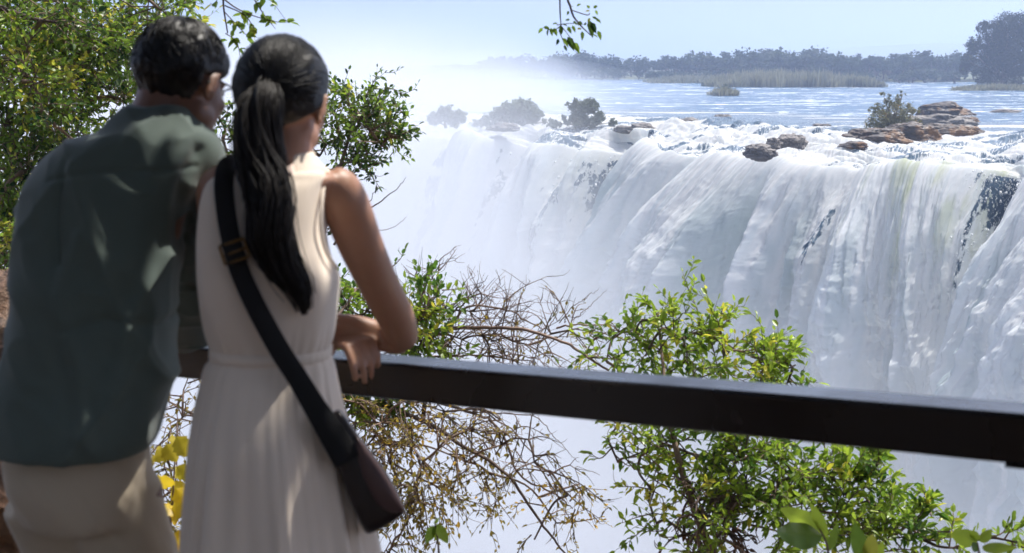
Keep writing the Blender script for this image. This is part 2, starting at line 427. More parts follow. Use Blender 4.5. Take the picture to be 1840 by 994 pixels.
# --- wide river sheet upstream of the rapids, to the far country
tgeo = np.r_[np.linspace(52, 300, 240), 300*(1.018**np.arange(1, 150))]
sgeo = np.r_[np.linspace(-60, S_hi+60, 420), np.linspace(S_hi+70, seg[-1], 60)]
SS, TT = np.meshgrid(sgeo, tgeo)
sc_ = np.clip(SS, 0, None); L = lip_at(sc_); ex = (SS-sc_)
X1 = L[..., 0]-ex*0.9 + UP[0]*TT; Y1 = L[..., 1]+ex*1.0 + UP[1]*TT
blend = 1-sst(52, 62, TT)
Z1 = RZ - 0.35*blend + rapids(SS, TT, X1, Y1)*(1-blend*0) - 0.02
Z1 = np.where(TT > 320, RZ, Z1)
n1 = len(sgeo); idx = (np.arange(len(tgeo)-1)[:, None]*n1 + np.arange(n1-1)[None]); F = np.stack([idx, idx+n1, idx+n1+1, idx+1], -1).reshape(-1, 4)
t = NT('river_water'); oc = t.objc()
w1 = t.noise(t.mapv(oc, (0.30, 0.9, 1), (0, 0, R(-20))), 1.0, 6, 0.7)
w2 = t.noise(t.mapv(oc, (0.05, 0.22, 1)), 1.0, 4, 0.6)
fm = t.math('ADD', t.math('MULTIPLY', w1, 0.62), t.math('MULTIPLY', w2, 0.42))
f3 = t.rng(fm, 0.56, 0.63, smooth=True)
col = t.mix(f3, t.mix(w2, (0.006, 0.065, 0.15), (0.014, 0.10, 0.20)), (0.82, 0.86, 0.9))
M_river = t.done(t.pbr(col, t.rng(f3, 0, 1, 0.22, 0.7), t.bump(w1, 1.0, 0.6), Specular_IOR_Level=0.28))
V = np.stack([X1, Y1, Z1], -1).reshape(-1, 3)
obj('river', new_mesh('river', V, F, True, M_river), label='broad blue river with broken white water flowing to the falls', kind='structure')

# gorge floor water
V, F = boxv((0, 60, RZ-66), (600, 200, 1)); obj('gorge_water', new_mesh('gorge_water', V, F, False, M_river), kind='structure')

# --- mist and air
def mist_mat(name, dens, col, aniso, hetero=None):
    t = NT(name); 
    pv = t.n('VolumePrincipled', {'Color': col, 'Anisotropy': aniso})
    t.put(pv.inputs['Density'], dens if hetero is None else hetero(t))
    t.t.links.new(pv.outputs[0], t.out.inputs['Volume']); return t.m
V, F = boxv((0, 3400, 45), (6000, 3600, 125))
M_haze = mist_mat('haze_air', 0.00062, (0.60, 0.73, 1.0), 0.45)
obj('haze', new_mesh('haze', V, F, False, M_haze), kind='stuff', label='thin blue haze in the air over the river')
def dens(t):
    oc = t.objc(); s = t.n('SeparateXYZ', {'Vector': oc}); x, y, z = s.outputs
    # distance past the line of the lip, measured from the viewer side
    nz = t.noise(t.mapv(oc, (0.035, 0.035, 0.016)), 1.0, 3.0, 0.6, 0.4)
    left = t.rng(t.math('ADD', x, t.math('MULTIPLY', y, -0.10)), 11.0, -26.0, 0, 1, True)
    top = t.math('ADD', -8.5, t.math('MULTIPLY', left, 13.0))                     # height of the top of the cloud
    top = t.math('ADD', top, t.math('MULTIPLY', t.math('SUBTRACT', nz, 0.5), 17.0))
    top = t.math('ADD', top, t.math('MULTIPLY', t.rng(y, 92.0, 128.0, 0, 1, True), t.rng(x, 26.0, 2.0, 0, 4.0, True)))
    below = t.math('SUBTRACT', top, z)
    body = t.rng(below, 0.0, 22.0, 0, 1, True)
    d = t.math('MULTIPLY', body, t.math('ADD', 0.038, t.math('MULTIPLY', left, 0.026)))
    d = t.math('MULTIPLY', d, t.rng(nz, 0.25, 0.65, 0.5, 1.3))
    d = t.math('MULTIPLY', d, t.rng(y, 14.0, 34.0, 0, 1, True))
    return t.math('MULTIPLY', d, t.rng(y, 260.0, 190.0, 0, 1, True))
V, F = boxv((-60, 138, -20), (130, 126, 46))
M_mist = mist_mat('spray_mist', 0, (0.825, 0.87, 0.94), 0.3, dens)
obj('mist', new_mesh('mist', V, F, False, M_mist), kind='stuff', label='white spray mist filling the gorge below the falls', cat='mist')

# thin spray drifting back over the river above the left half of the falls
M_veil = mist_mat('drifting_spray', 0.0024, (0.80, 0.87, 0.97), 0.3)
for q, sc_ in enumerate((1.0, .82, .62)):
    V, F = ICO[4]; D = 1+.5*(fbm(V[:, 0]*1.9+3+q*5, V[:, 1]*1.6, V[:, 2]*2.2, 501+q, 4)-.5)
    V = V*D[:, None]*np.array([50, 90, 7.0])*sc_+np.array([-24, 195, RZ+1.0])
    obj('drifting_mist', new_mesh('drifting_mist', V, F, True, M_veil), kind='stuff', label='thin spray drifting over the river at the left of the falls', cat='mist')
# ================================================================== far country
def sheet(x0, x1, y0, y1, nx_, ny_, f):
    x, y = np.meshgrid(np.linspace(x0, x1, nx_), np.linspace(y0, y1, ny_)); z = f(x, y)
    i = (np.arange(ny_-1)[:, None]*nx_ + np.arange(nx_-1)[None]); F = np.stack([i, i+1, i+nx_+1, i+nx_], -1).reshape(-1, 4)
    return np.stack([x, y, z], -1).reshape(-1, 3), F
t = NT('bush_country'); oc = t.objc(); a = t.noise(oc, 0.02, 6); b = t.noise(oc, 0.2, 4)
M_land = t.done(t.pbr(t.mix(a, (0.05, 0.07, 0.03), t.mix(b, (0.14, 0.13, 0.07), (0.06, 0.09, 0.03))), 0.9))
def shore(x): return 560 + 0.55*np.clip(x, -600, 400)*-1.0 + 60*(fbm(x*0.01, x*0, 0, 201, 3)-0.5)
def landz(x, y):
    d = y-shore(x)
    z = RZ - 1.5 + 2.2*sst(-5, 25, d) + 4*sst(100, 900, d)*fbm(x*0.004, y*0.004, 0, 203, 4)
    hill = 60*np.exp(-((x-1180)/330)**2)*sst(3000, 3900, y)
    return z + hill*(0.8+0.3*fbm(x*0.003, y*0.001, 0, 205, 4))
V, F = sheet(-2500, 2500, 330, 5000, 200, 260, landz)
obj('land', new_mesh('land', V, F, True, M_land), kind='structure', label='flat bush country beyond the river with a low blue hill')

# ------------------------------------------------------------------ trees made of leaf clumps
def leaf_quads(C, N_, size, rs, asp=0.6, curl=0.25):
    """small folded leaf faces (2 quads) at centres C facing N_"""
    n = len(C); size = np.broadcast_to(size, (n,))
    d = rs.normal(size=(n, 3)); d -= N_*np.sum(d*N_, 1)[:, None]; d /= np.linalg.norm(d, axis=1)[:, None]+1e-9
    b = np.cross(N_, d); L = size[:, None]; W = L*asp*0.5
    p0 = C-d*L*0.5; p3 = C+d*L*0.5
    mid = C + N_*(-curl)*W; l = C - d*L*0.02 + b*W; r = C - d*L*0.02 - b*W
    V = np.stack([p0, l, p3, r, mid], 1).reshape(-1, 3); i = np.arange(n)[:, None]*5
    F = np.concatenate([i+np.array([[0, 4, 2]]), i+np.array([[0, 2, 1]])*1, i+np.array([[0, 3, 4]])*1, i+np.array([[4, 3, 2]])*1], 0)
    F = np.concatenate([i+np.array([[0, 4, 1]]), i+np.array([[1, 4, 2]]), i+np.array([[0, 3, 4]]), i+np.array([[4, 3, 2]])], 0)
    return V, F
def clump_points(blobs, n, rs, shell=0.55):
    """points in the blobs, gathered in clumps so that gaps stay between them"""
    w_ = np.array([b[3]**2.2 for b in blobs]); w_ /= w_.sum()
    out = []; tin = []
    for b, k in zip(blobs, (w_*n).astype(int)+1):
        nc = max(4, int(k/26)); d = rs.normal(size=(nc, 3)); d /= np.linalg.norm(d, axis=1)[:, None]
        c_ = np.array(b[:3]) + d*(b[3]*(shell+(1-shell)*rs.random(nc)**0.7))[:, None]*np.array([1, 1, b[4] if len(b) > 4 else 0.8])
        a = rs.integers(0, nc, k); out.append(c_[a] + rs.normal(size=(k, 3))*b[3]*0.17); tin.append(np.clip(rs.normal(size=nc)*0.2+0.45, 0, 1)[a])
    return np.concatenate(out), np.concatenate(tin)
def far_tree(name, base, blobs, n, size, mats, rs, trunk_r, label, cat='tree', group=None, mesh_only=False):
    """blobs relative to the base"""
    C, tn = clump_points(blobs, n, rs)
    N_ = rs.normal(size=(len(C), 3)) + np.array([0, 0, 0.8]); N_ /= np.linalg.norm(N_, axis=1)[:, None]
    V, F = leaf_quads(C, N_, size*(0.6+0.8*rs.random(len(C))), rs, 0.8)
    tn = np.repeat(np.clip(tn+rs.normal(size=len(tn))*0.12, 0, 1), 5)
    cm = new_mesh('crown', V, F, False, mats[0], {'tint': tn})
    tb = MB(); top = np.array(blobs[0][:3])
    for i, b in enumerate(blobs):
        e = np.array(b[:3]); st_ = np.array([e[0]*0.15, e[1]*0.15, e[2]*0.35]) if i else np.zeros(3)
        m_ = (st_+e)/2 + rs.normal(size=3)*b[3]*0.15
        r_ = trunk_r*(1 if i == 0 else 0.5)
        tb.add(*tube(smooth_pts([st_, m_, e], 8), np.linspace(r_, r_*0.25, 8), 7))
    tm = tb.mesh('trunk', mats[1])
    if mesh_only: return cm, tm
    e = empty(name, base, label=label, cat=cat, group=group)
    for nm, m_ in (('crown', cm), ('trunk', tm)):
        o = bpy.data.objects.new(nm, m_); COL.objects.link(o); o.parent = e
    return e
M_fleaf = leaf_mat('far_leaves', (0.015, 0.035, 0.018), (0.040, 0.07, 0.030), rough=0.7, trans=0.3)
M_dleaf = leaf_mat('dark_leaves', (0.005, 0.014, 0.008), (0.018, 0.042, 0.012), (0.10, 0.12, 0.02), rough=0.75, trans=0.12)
t = NT('bark'); oc = t.objc(); nz = t.noise(t.mapv(oc, (6, 6, 1.5)), 2.0, 5)
M_bark = t.done(t.pbr(t.mix(nz, (0.06, 0.045, 0.035), (0.20, 0.16, 0.12)), 0.85, t.bump(nz, 0.6, 0.02)))
rs = np.random.default_rng(11)
protos = []
for k in range(6):
    W_ = (3.4, 2.6, 4.2, 2.2, 3.8, 3.0)[k]; Hh = (7.5, 8.5, 7.0, 9.5, 9, 6.5)[k]
    bl = [(0, 0, Hh*0.66, W_*0.75, 0.75)]
    for j in range(6):
        a = j*1.05+rs.random(); bl.append((math.cos(a)*W_*0.75, math.sin(a)*W_*0.75, Hh*(0.35+0.4*rs.random()), W_*(0.42+0.25*rs.random()), 0.8))
    protos.append((far_tree('', (0,0,0), bl, 1100, 0.62, (M_fleaf, M_bark), rs, 0.3, '', mesh_only=True), Hh))
def tree_at(k, px, dist, h, label, group, sx=1.0):
    (cm, tm), Hh = protos[k]; s = h/Hh
    x = (px-CW/2)/FPX*dist*cp; yy = dist
    e = empty('distant_tree', (x, yy, float(landz(np.array([x]), np.array([yy]))[0]) if yy > shore(np.array([x]))[0] else RZ), label=label, cat='tree', group=group)
    e.scale = (s*sx, s*sx, s); e.rotation_euler = (0, 0, rs.random()*6.28)
    for nm, m_ in (('crown', cm), ('trunk', tm)):
        o = bpy.data.objects.new(nm, m_); COL.objects.link(o); o.parent = e
G = 'distant trees along the far river bank'
LBL = 'hazy blue green bushy tree in the far bank treeline'
# heights of the skyline (px row of the tops) taken across the picture
sky_px = [700, 760, 860, 900, 960, 1020, 1060, 1120, 1200, 1260, 1320, 1350, 1400, 1450, 1500, 1560, 1600, 1650, 1700, 1760]
sky_py = [135, 128, 116, 105, 104, 108, 103, 110, 108, 104, 99, 96, 98, 92, 97, 98, 98, 104, 104, 108]
x = 690
while x < 1800:
    d = float(shore(np.array([(x-920)/FPX*560]))[0]) + rs.uniform(8, 60)
    top = np.interp(x, sky_px, sky_py) - 6 + rs.normal()*3.5
    h = (115-top)/FPX*d + 6.0 - 0.7
    tree_at(rs.integers(0, 6), x, d, max(3.5, h), LBL, G, rs.uniform(0.95, 1.5)); x += rs.uniform(9, 17)
for i in range(48):          # lower scrub in front of them
    x = rs.uniform(860, 1720); d = float(shore(np.array([(x-920)/FPX*560]))[0]) - rs.uniform(-4, 10)
    tree_at(rs.integers(0, 6), x, d, rs.uniform(3.0, 4.6), 'low rounded scrub at the water edge below the far treeline', 'scrub along the far river bank', 2.0)
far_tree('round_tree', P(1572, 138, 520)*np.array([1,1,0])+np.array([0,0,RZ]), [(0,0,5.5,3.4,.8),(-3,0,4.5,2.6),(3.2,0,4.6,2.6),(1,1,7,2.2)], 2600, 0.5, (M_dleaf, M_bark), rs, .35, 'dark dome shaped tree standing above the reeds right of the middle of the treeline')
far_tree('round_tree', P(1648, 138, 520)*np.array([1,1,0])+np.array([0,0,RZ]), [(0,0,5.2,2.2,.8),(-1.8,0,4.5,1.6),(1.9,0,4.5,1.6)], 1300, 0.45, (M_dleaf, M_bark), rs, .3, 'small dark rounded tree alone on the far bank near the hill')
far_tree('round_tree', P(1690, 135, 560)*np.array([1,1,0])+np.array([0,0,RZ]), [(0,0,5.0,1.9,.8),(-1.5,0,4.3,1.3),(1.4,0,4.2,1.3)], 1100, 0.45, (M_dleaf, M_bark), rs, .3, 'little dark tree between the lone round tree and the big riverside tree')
# palm with a tuft on a bare stem
e = empty('palm_tree', P(1541, 138, 540)*np.array([1,1,0])+np.array([0,0,RZ]), label='tall thin palm with one tuft rising above the treeline', cat='palm')
V, F = tube([(0,0,0),(0.1,0,4),(0.15,0,8.8)], [0.22, 0.14, 0.12], 6); o = obj('trunk', new_mesh('trunk', V, F[0], True, M_bark)); o.parent = e
mb = MB()
for j in range(34):
    a = rs.random()*6.28; b = rs.uniform(-0.5, 1.2); dr = np.array([math.cos(a)*math.cos(b), math.sin(a)*math.cos(b), math.sin(b)])
    mb.add(*tube(smooth_pts([(0.15,0,8.8), np.array([.15,0,8.8])+dr*1.0, np.array([.15,0,8.5])+dr*1.9], 5), [0.05, 0.2, 0.30, 0.2, 0.03], 4, flat=0.15), rs.random())
o = obj('crown', mb.mesh('crown', M_dleaf)); o.parent = e

# ------------------------------------------------------------------ reed beds: upright blades in tussocks
M_reed = leaf_mat('reed_leaves', (0.14, 0.15, 0.09), (0.32, 0.31, 0.21), rough=0.6, trans=0.35)
def reeds(px0, px1, py_front, depth_m, h, n, label, hpx=None):
    yf = Y_at(py_front, RZ); x0, x1 = (px0-920)/FPX*yf*cp, (px1-920)/FPX*yf*cp
    nt_ = max(6, n//45); tx = rs.uniform(x0, x1, nt_); ty = yf + depth_m*rs.random(nt_)*np.sin(np.clip((tx-x0)/(x1-x0), 0.06, 0.94)*math.pi)**0.5
    th = h*rs.uniform(0.55, 1.1, nt_)*(np.sin(np.clip((tx-x0)/(x1-x0), 0.05, .95)*math.pi)**0.35); tw = rs.uniform(.7, 1.8, nt_); tc = rs.normal(size=nt_)*0.2+.5
    a = rs.integers(0, nt_, n); ang = rs.random(n)*6.28; r_ = np.sqrt(rs.random(n))*tw[a]
    B = np.stack([tx[a]+np.cos(ang)*r_*1.3, ty[a]+np.sin(ang)*r_, np.full(n, RZ-0.3)], -1)
    hh_ = th[a]*rs.uniform(0.5, 1.0, n)*(1-0.25*(r_/tw[a])**2); lean = np.stack([np.cos(ang), np.sin(ang), 0*ang], -1)*(0.15*hh_*rs.random(n)+0.2)[:, None]
    Tp = B + lean + np.stack([0*ang, 0*ang, hh_], -1); wd = 0.16; sd = np.stack([-np.sin(ang*3), np.cos(ang*3), 0*ang], -1)*wd
    Md = B*0.45+Tp*0.55 - lean*0.2
    V = np.stack([B-sd*.4, B+sd*.4, Md+sd, Tp, Md-sd], 1).reshape(-1, 3); i = np.arange(n)[:, None]*5
    F = np.concatenate([i+np.array([[0,1,2]]), i+np.array([[0,2,4]]), i+np.array([[4,2,3]])])
    tn = np.repeat(np.clip(tc[a]+rs.normal(size=n)*.15, 0, 1), 5)
    obj('reeds', new_mesh('reeds', V, F, False, M_reed, {'tint': tn}), kind='stuff', label=label, cat='reeds')
reeds(1180, 1440, 150, 90, 3.6, 14000, 'pale hazy reed bed at the left end of the reed islands')
reeds(1290, 1600, 157, 60, 5.8, 16000, 'broad grey green reed island in the middle of the river')
reeds(1440, 1720, 146, 60, 5.0, 14000, 'reed bank behind the broad reed island')
reeds(1645, 1745, 134, 60, 7.0, 9000, 'greener reed island left of the big riverside tree')
reeds(1725, 1900, 163, 14, 2.2, 9000, 'dark reeds at the foot of the big riverside tree')
reeds(1290, 1322, 172, 6, 2.6, 900, 'small lone tuft of reeds standing in the hazy water')

# ------------------------------------------------------------------ the big dark tree on the right bank
yb = Y_at(158, RZ); xb = (1815-920)/FPX*yb*cp; sc = yb/FPX
bl = [(0,0,9,4.5,.9)]
for px, py, r_ in [(1790,60,22),(1765,80,18),(1760,110,17),(1775,135,20),(1800,100,30),(1830,70,34),(1840,110,34),(1870,60,34),(1880,110,34),(1800,140,18),(1838,140,24),(1755,92,12),(1752,125,11),(1815,45,22),(1850,42,22),(1778,50,12),(1900,140,30)]:
    bl.append(((px-1815)*sc, rs.uniform(-3, 3), (158-py)*sc, r_*sc*0.9, .9))
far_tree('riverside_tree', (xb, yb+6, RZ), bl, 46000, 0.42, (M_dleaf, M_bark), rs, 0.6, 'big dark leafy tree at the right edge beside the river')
V, F = ellipsoid((xb+8, yb+9, RZ-0.6), (19, 8, 1.5)); obj('river_bank', new_mesh('river_bank', V, F[0], True, M_land), kind='structure')

# ------------------------------------------------------------------ trees near the lip, veiled by spray
M_lleaf = leaf_mat('hazed_leaves', (0.10, 0.13, 0.10), (0.18, 0.21, 0.15), rough=0.8, trans=0.35)  # haze put into the leaf colour as a paler green
def lip_tree(px, py_base, blobs_px, n, size, label, name='lip_tree', mats=(M_lleaf, M_bark)):
    y0 = Y_at(py_base, RZ); k = y0/FPX; x0 = (px-920)*k*cp
    bl = [((a-px)*k, rs.uniform(-1, 1)*c_*k*0.5, (py_base-b)*k, c_*k, .85) for a, b, c_ in blobs_px]
    return far_tree(name, (x0, y0, RZ), bl, n, size, mats, rs, 0.16, label)
lip_tree(925, 225, [(925,196,20),(905,205,18),(950,200,20),(880,215,14),(965,212,14),(860,222,10),(985,220,10),(925,222,16)], 5200, 0.30, 'low spreading tree veiled by spray at the falls edge', 'spreading_tree')
lip_tree(1048, 228, [(1045,198,18),(1030,185,10),(1062,192,14),(1040,215,16),(1075,212,12),(1020,215,10),(1000,222,9),(1100,220,9),(1060,225,12)], 4200, 0.28, 'open topped tree veiled by spray behind the falls edge, right of the spreading tree', 'spreading_tree')
lip_tree(800, 230, [(800,205,16),(820,212,16),(780,215,12)], 2200, 0.3, 'faint tree almost lost in white spray at the left of the falls edge', 'spreading_tree')
lip_tree(1305, 170, [(1305,158,7),(1300,164,5)], 500, 0.3, 'tiny bush standing in the river below the reed bed', 'small_bush')

# ------------------------------------------------------------------ rocks
def rock_mat(name, c1, c2, c3=None):
    t = NT(name); oc = t.objc(); a = t.noise(t.mapv(oc, (1, 1, 2.2)), 1.3, 8, 0.65, 0.6); b = t.noise(oc, 0.7, 4)
    col = t.mix(t.rng(a, 0.35, 0.65), c1, c2)
    if c3: col = t.mix(t.rng(b, 0.52, 0.62), col, c3)
    return t.done(t.pbr(col, t.rng(a, 0.3, 0.7, 0.35, 0.9), t.bump(a, 1.0, 0.12)))
M_rock = rock_mat('river_rock', (0.012, 0.010, 0.010), (0.075, 0.055, 0.045), (0.15, 0.075, 0.025))
M_grock = rock_mat('grey_rock', (0.06, 0.055, 0.055), (0.22, 0.20, 0.18))
def rock_mesh(r, seed, mat, sub=5, rough=0.5, strata=True):
    V, F = ICO[sub]; V = V*1.0
    d = 1 + rough*(fbm(V[:,0]*1.6+seed, V[:,1]*1.6, V[:,2]*1.6, seed, 5)-0.5)*2
    V = V*d[:, None]
    V = np.sign(V)*np.abs(V)**0.85; V = V + 0.42*(billow(V[:,0]*1.7+seed, V[:,1]*1.7, V[:,2]*1.7, seed+9, 5)[:, None]-.35)*ICO[sub][0]
    if strata: V[:, :2] *= (1+0.12*(vnoise(V[:,2]*5+seed, V[:,0]*0.6, V[:,1]*.6, seed+3)-0.5)*2)[:, None]
    V = V*np.asarray(r) ; V = V + 0.10*min(r)*(billow(V[:,0]*3/max(r)*2, V[:,1]*6/max(r), V[:,2]*6/max(r), seed+5, 4)[:, None]-0.4)*np.sign(V)
    return new_mesh('rock', V, F, False, mat)
def rock(px, py, wpx, hpx, seed, label, mat=M_rock, name='river_rock', depth=None, rough=0.5, group=None):
    y0 = Y_at(py+hpx*0.45, RZ+0.1); k = y0/FPX; x0 = (px-920)*k*cp
    o = obj(name, rock_mesh((wpx*k/2*0.92, (depth or wpx*k*0.35), hpx*k*0.68), seed, mat, rough=rough), label=label, cat='rock', group=group)
    o.location = (x0, y0, RZ - (hpx*0.02)*k); return o
rock(1425, 243, 56, 26, 3, 'grey block of rock in the rapids left of the bush covered rocks', M_grock, depth=1.3, rough=.35)
rock(1368, 262, 66, 20, 5, 'long low grey rock at the brink of the falls', M_grock, depth=1.0)
rock(1395, 248, 30, 18, 8, 'small grey rock between the block and the long low rock', M_grock, depth=.8)
rock(1540, 254, 50, 14, 13, 'low brown rock just left of the foot of the bush', M_rock, depth=.9)
rock(1580, 236, 120, 38, 17, 'dark rock under the bush at the brink of the falls', M_rock, depth=1.6)
rock(1640, 230, 140, 44, 19, 'dark cracked rock with orange lichen right of the bush foot', M_rock, depth=1.8)
rock(1705, 228, 140, 30, 23, 'lowest slab of the layered rocks with orange lichen', M_rock, depth=1.2, rough=.35)
rock(1690, 211, 140, 34, 29, 'grey black middle slab of the layered rocks', M_grock, depth=1.5, rough=.35)
rock(1745, 210, 40, 16, 31, 'smooth brown tip of rock at the right end of the layered rocks', M_rock, depth=1.0, rough=.2)
rock(1700, 191, 110, 30, 37, 'topmost brown slab of the layered rocks', M_rock, depth=1.6, rough=.4)
rock(1240, 214, 60, 12, 41, 'hazy dark rock in the rapids among white water', M_grock)
rock(1155, 222, 50, 12, 43, 'hazy rock right of the open topped tree', M_grock)
rock(1120, 226, 34, 10, 47, 'small hazy rock at the foot of the open topped tree', M_grock)
rock(1810, 197, 60, 9, 53, 'wet dark rock awash at the right edge of the river', M_grock)
rock(905, 222, 60, 12, 59, 'rock ledge under the low spreading tree', M_grock)
rock(1300, 205, 34, 8, 61, 'low dark rock awash upstream of the grey block', M_grock)
rock(1480, 222, 36, 8, 67, 'low wet rock awash left of the bush', M_grock)
# the bush growing on the rocks
M_bushleaf = leaf_mat('bush_leaves', (0.10, 0.115, 0.07), (0.22, 0.20, 0.07), (0.50, 0.27, 0.03), rough=0.6, trans=0.4)
lip_tree(1608, 240, [(1608,205,24),(1585,215,22),(1632,210,20),(1575,232,18),(1600,180,10),(1618,178,9),(1640,195,10),(1600,232,22),(1650,222,10),(1583,190,9),(1590,172,7),(1625,168,6),(1570,200,8),(1650,200,8)], 6500, 0.15, 'grey green and orange leafed bush growing on the rocks at the brink', 'brink_bush', (M_bushleaf, M_bark))
# ================================================================== near plants
LEAF_T = np.array([(0,0,0),(.35,0,-.04),(.70,0,-.05),(1,0,.0),(.28,.5,.06),(.68,.40,.05),(.28,-.5,.06),(.68,-.40,.05)])
LEAF_TRI = np.array([(0,1,4),(2,3,5),(0,6,1),(2,7,3)]); LEAF_Q = np.array([(1,2,5,4),(1,6,7,2)])
def leaves(C, D, N_, L, asp):
    """leaf blades at C growing along D with face normal N_"""
    D = D/(np.linalg.norm(D, axis=1)[:, None]+1e-9); N_ = N_ - D*np.sum(D*N_, 1)[:, None]; N_ /= np.linalg.norm(N_, axis=1)[:, None]+1e-9
    B = np.cross(N_, D); n = len(C); T_ = LEAF_T
    V = C[:, None] + L[:, None, None]*(T_[None, :, 0, None]*D[:, None] + asp*T_[None, :, 1, None]*B[:, None] + T_[None, :, 2, None]*N_[:, None])
    V[:, 3] -= (L*0.12)[:, None]*np.array([0, 0, 1.0])
    i = np.arange(n)[:, None, None]*8
    return V.reshape(-1, 3), [(i+LEAF_TRI[None]).reshape(-1, 3), (i+LEAF_Q[None]).reshape(-1, 4)]
def unit(v): v = np.asarray(v, float); return v/(np.linalg.norm(v, axis=-1, keepdims=True)+1e-9)

def grow(name, root, limbs, leafL, asp, lmat, wmat, rs, trunk_r, label, cat, leaf_step=0.03, twig_r=0.0022, up=0.35, bare=0.0, tint=(0.45, 0.25), group=None, sub=3, droop=0.0, spread=1.0, mind=0):
    """limbs: (px, py, depth, radius_m, twigs[, leafiness]) clouds of twigs carried on branches from the root.
    every cloud gets its own branch; from it twigs fan out, each with side sprigs bearing leaves"""
    W = MB(); LC = []; LD = []; LN = []; LT = []; LL = []
    root = np.asarray(root, float); nodes = [(root, root)]
    for lm in limbs:
        px, py, d, r, nt_ = lm[:5]; leafy = lm[5] if len(lm) > 5 else 1.0
        c_ = P(px, py, d)
        # join the nearest earlier node (keeps a branching look)
        dist = [np.linalg.norm(c_-q[0]) + 0.35*np.linalg.norm(q[0]-root) for q in nodes]; q = nodes[int(np.argmin(dist))][0]
        L_ = np.linalg.norm(c_-q); mid = (q+c_)/2 + rs.normal(size=3)*L_*0.10 + np.array([0, 0, 0.06*L_])
        pts = smooth_pts([q, mid, c_], 10); r0 = trunk_r*(0.35+0.65*min(1, L_/2.0)) if q is root else trunk_r*0.24
        W.add(*tube(pts, np.linspace(r0, trunk_r*0.07+twig_r, 10), 6), rs.random())
        nodes.append((c_, q)); nodes.append((pts[6], q))
        ct = np.clip(tint[0]+rs.normal()*tint[1]*0.6, 0, 1)
        for k in range(nt_):
            s0 = pts[rs.integers(5, 10)] if rs.random() < .7 else c_+rs.normal(size=3)*r*0.25
            dr = unit(rs.normal(size=3)*np.array([1, 0.8, 1])*spread + unit(c_-q)*0.6 + np.array([0, 0, up]))
            ln_ = r*rs.uniform(0.7, 1.25); e = s0 + dr*ln_; e[2] -= droop*ln_
            m_ = (s0+e)/2 + rs.normal(size=3)*ln_*0.13 + np.array([0, 0, droop*ln_*0.5])
            tp = smooth_pts([s0, m_, e], 8)
            W.add(*tube(tp, np.linspace(twig_r*1.9, twig_r*0.6, 8), 4), rs.random())
            sprigs = [tp]
            for j in range(sub):
                a = tp[rs.integers(2, 8)]; d2 = unit(dr + rs.normal(size=3)*0.9 + np.array([0, 0, up*.5])); l2 = ln_*rs.uniform(0.25, 0.55)
                b = a + d2*l2 - np.array([0, 0, droop*l2*0.7]); sp2 = smooth_pts([a, (a+b)/2+rs.normal(size=3)*l2*.12, b], 5)
                W.add(*tube(sp2, np.linspace(twig_r, twig_r*0.45, 5), 3), rs.random()); sprigs.append(sp2)
            if rs.random() < bare: continue
            tt_ = np.clip(ct+rs.normal()*tint[1]*0.6, 0, 1)
            for sp2 in sprigs:
                ln2 = np.linalg.norm(sp2[-1]-sp2[0]); nl = int(max(2, ln2/leaf_step)*leafy)
                if nl < 1: continue
                u = np.linspace(0.25, 1.0, nl)*(len(sp2)-1); i0 = np.minimum(u.astype(int), len(sp2)-2); f = (u-i0)[:, None]
                p_ = sp2[i0]*(1-f)+sp2[i0+1]*f; ax = unit(sp2[i0+1]-sp2[i0])
                sd = unit(np.cross(ax, rs.normal(size=3)[None]+0*ax)); sgn = np.where(np.arange(nl) % 2 == 0, 1, -1)[:, None]
                dd = ax*0.75 + sd*sgn*0.8 + rs.normal(size=(nl, 3))*0.25; dd[-1] = ax[-1]
                LC.append(p_); LD.append(dd); LN.append(rs.normal(size=(nl, 3))*0.6+np.array([0.15, -0.25, 0.9]))
                LT.append(np.clip(tt_+rs.normal(size=nl)*tint[1]*0.5, 0, 1)); LL.append(leafL*rs.uniform(0.6, 1.15, nl))
    e = empty(name, root, label=label, cat=cat, group=group)
    o = obj('branches', W.mesh('branches', wmat), parent=None); o.parent = e; o.location = -Vector(root)
    if LC:
        C_ = np.concatenate(LC); V, F = leaves(C_, np.concatenate(LD), np.concatenate(LN), np.concatenate(LL), asp)
        me = new_mesh('foliage', V, F, False, lmat, {'tint': np.repeat(np.concatenate(LT), 8)})
        o = obj('foliage', me); o.parent = e; o.location = -Vector(root)
    return e

M_l_green = leaf_mat('green_leaf', (0.010, 0.040, 0.010), (0.25, 0.40, 0.03), (0.52, 0.50, 0.05), 0.36, 0.5)
M_l_bright = leaf_mat('bright_leaf', (0.06, 0.15, 0.014), (0.38, 0.52, 0.035), (0.60, 0.56, 0.05), 0.34, 0.52)
M_l_dry = leaf_mat('dry_leaf', (0.16, 0.15, 0.025), (0.45, 0.32, 0.035), (0.62, 0.38, 0.04), 0.5, 0.45)
M_l_yellow = leaf_mat('yellow_leaf', (0.42, 0.36, 0.02), (0.75, 0.50, 0.015), (0.80, 0.42, 0.02), 0.45, 0.5)
t = NT('twig_bark'); oc = t.objc(); nz = t.noise(oc, 40, 4)
M_twig = t.done(t.pbr(t.mix(t.attr('tint'), (0.06, 0.04, 0.03), (0.26, 0.18, 0.13)), 0.8, t.bump(nz, 0.4, 0.004)))

rs = np.random.default_rng(5)
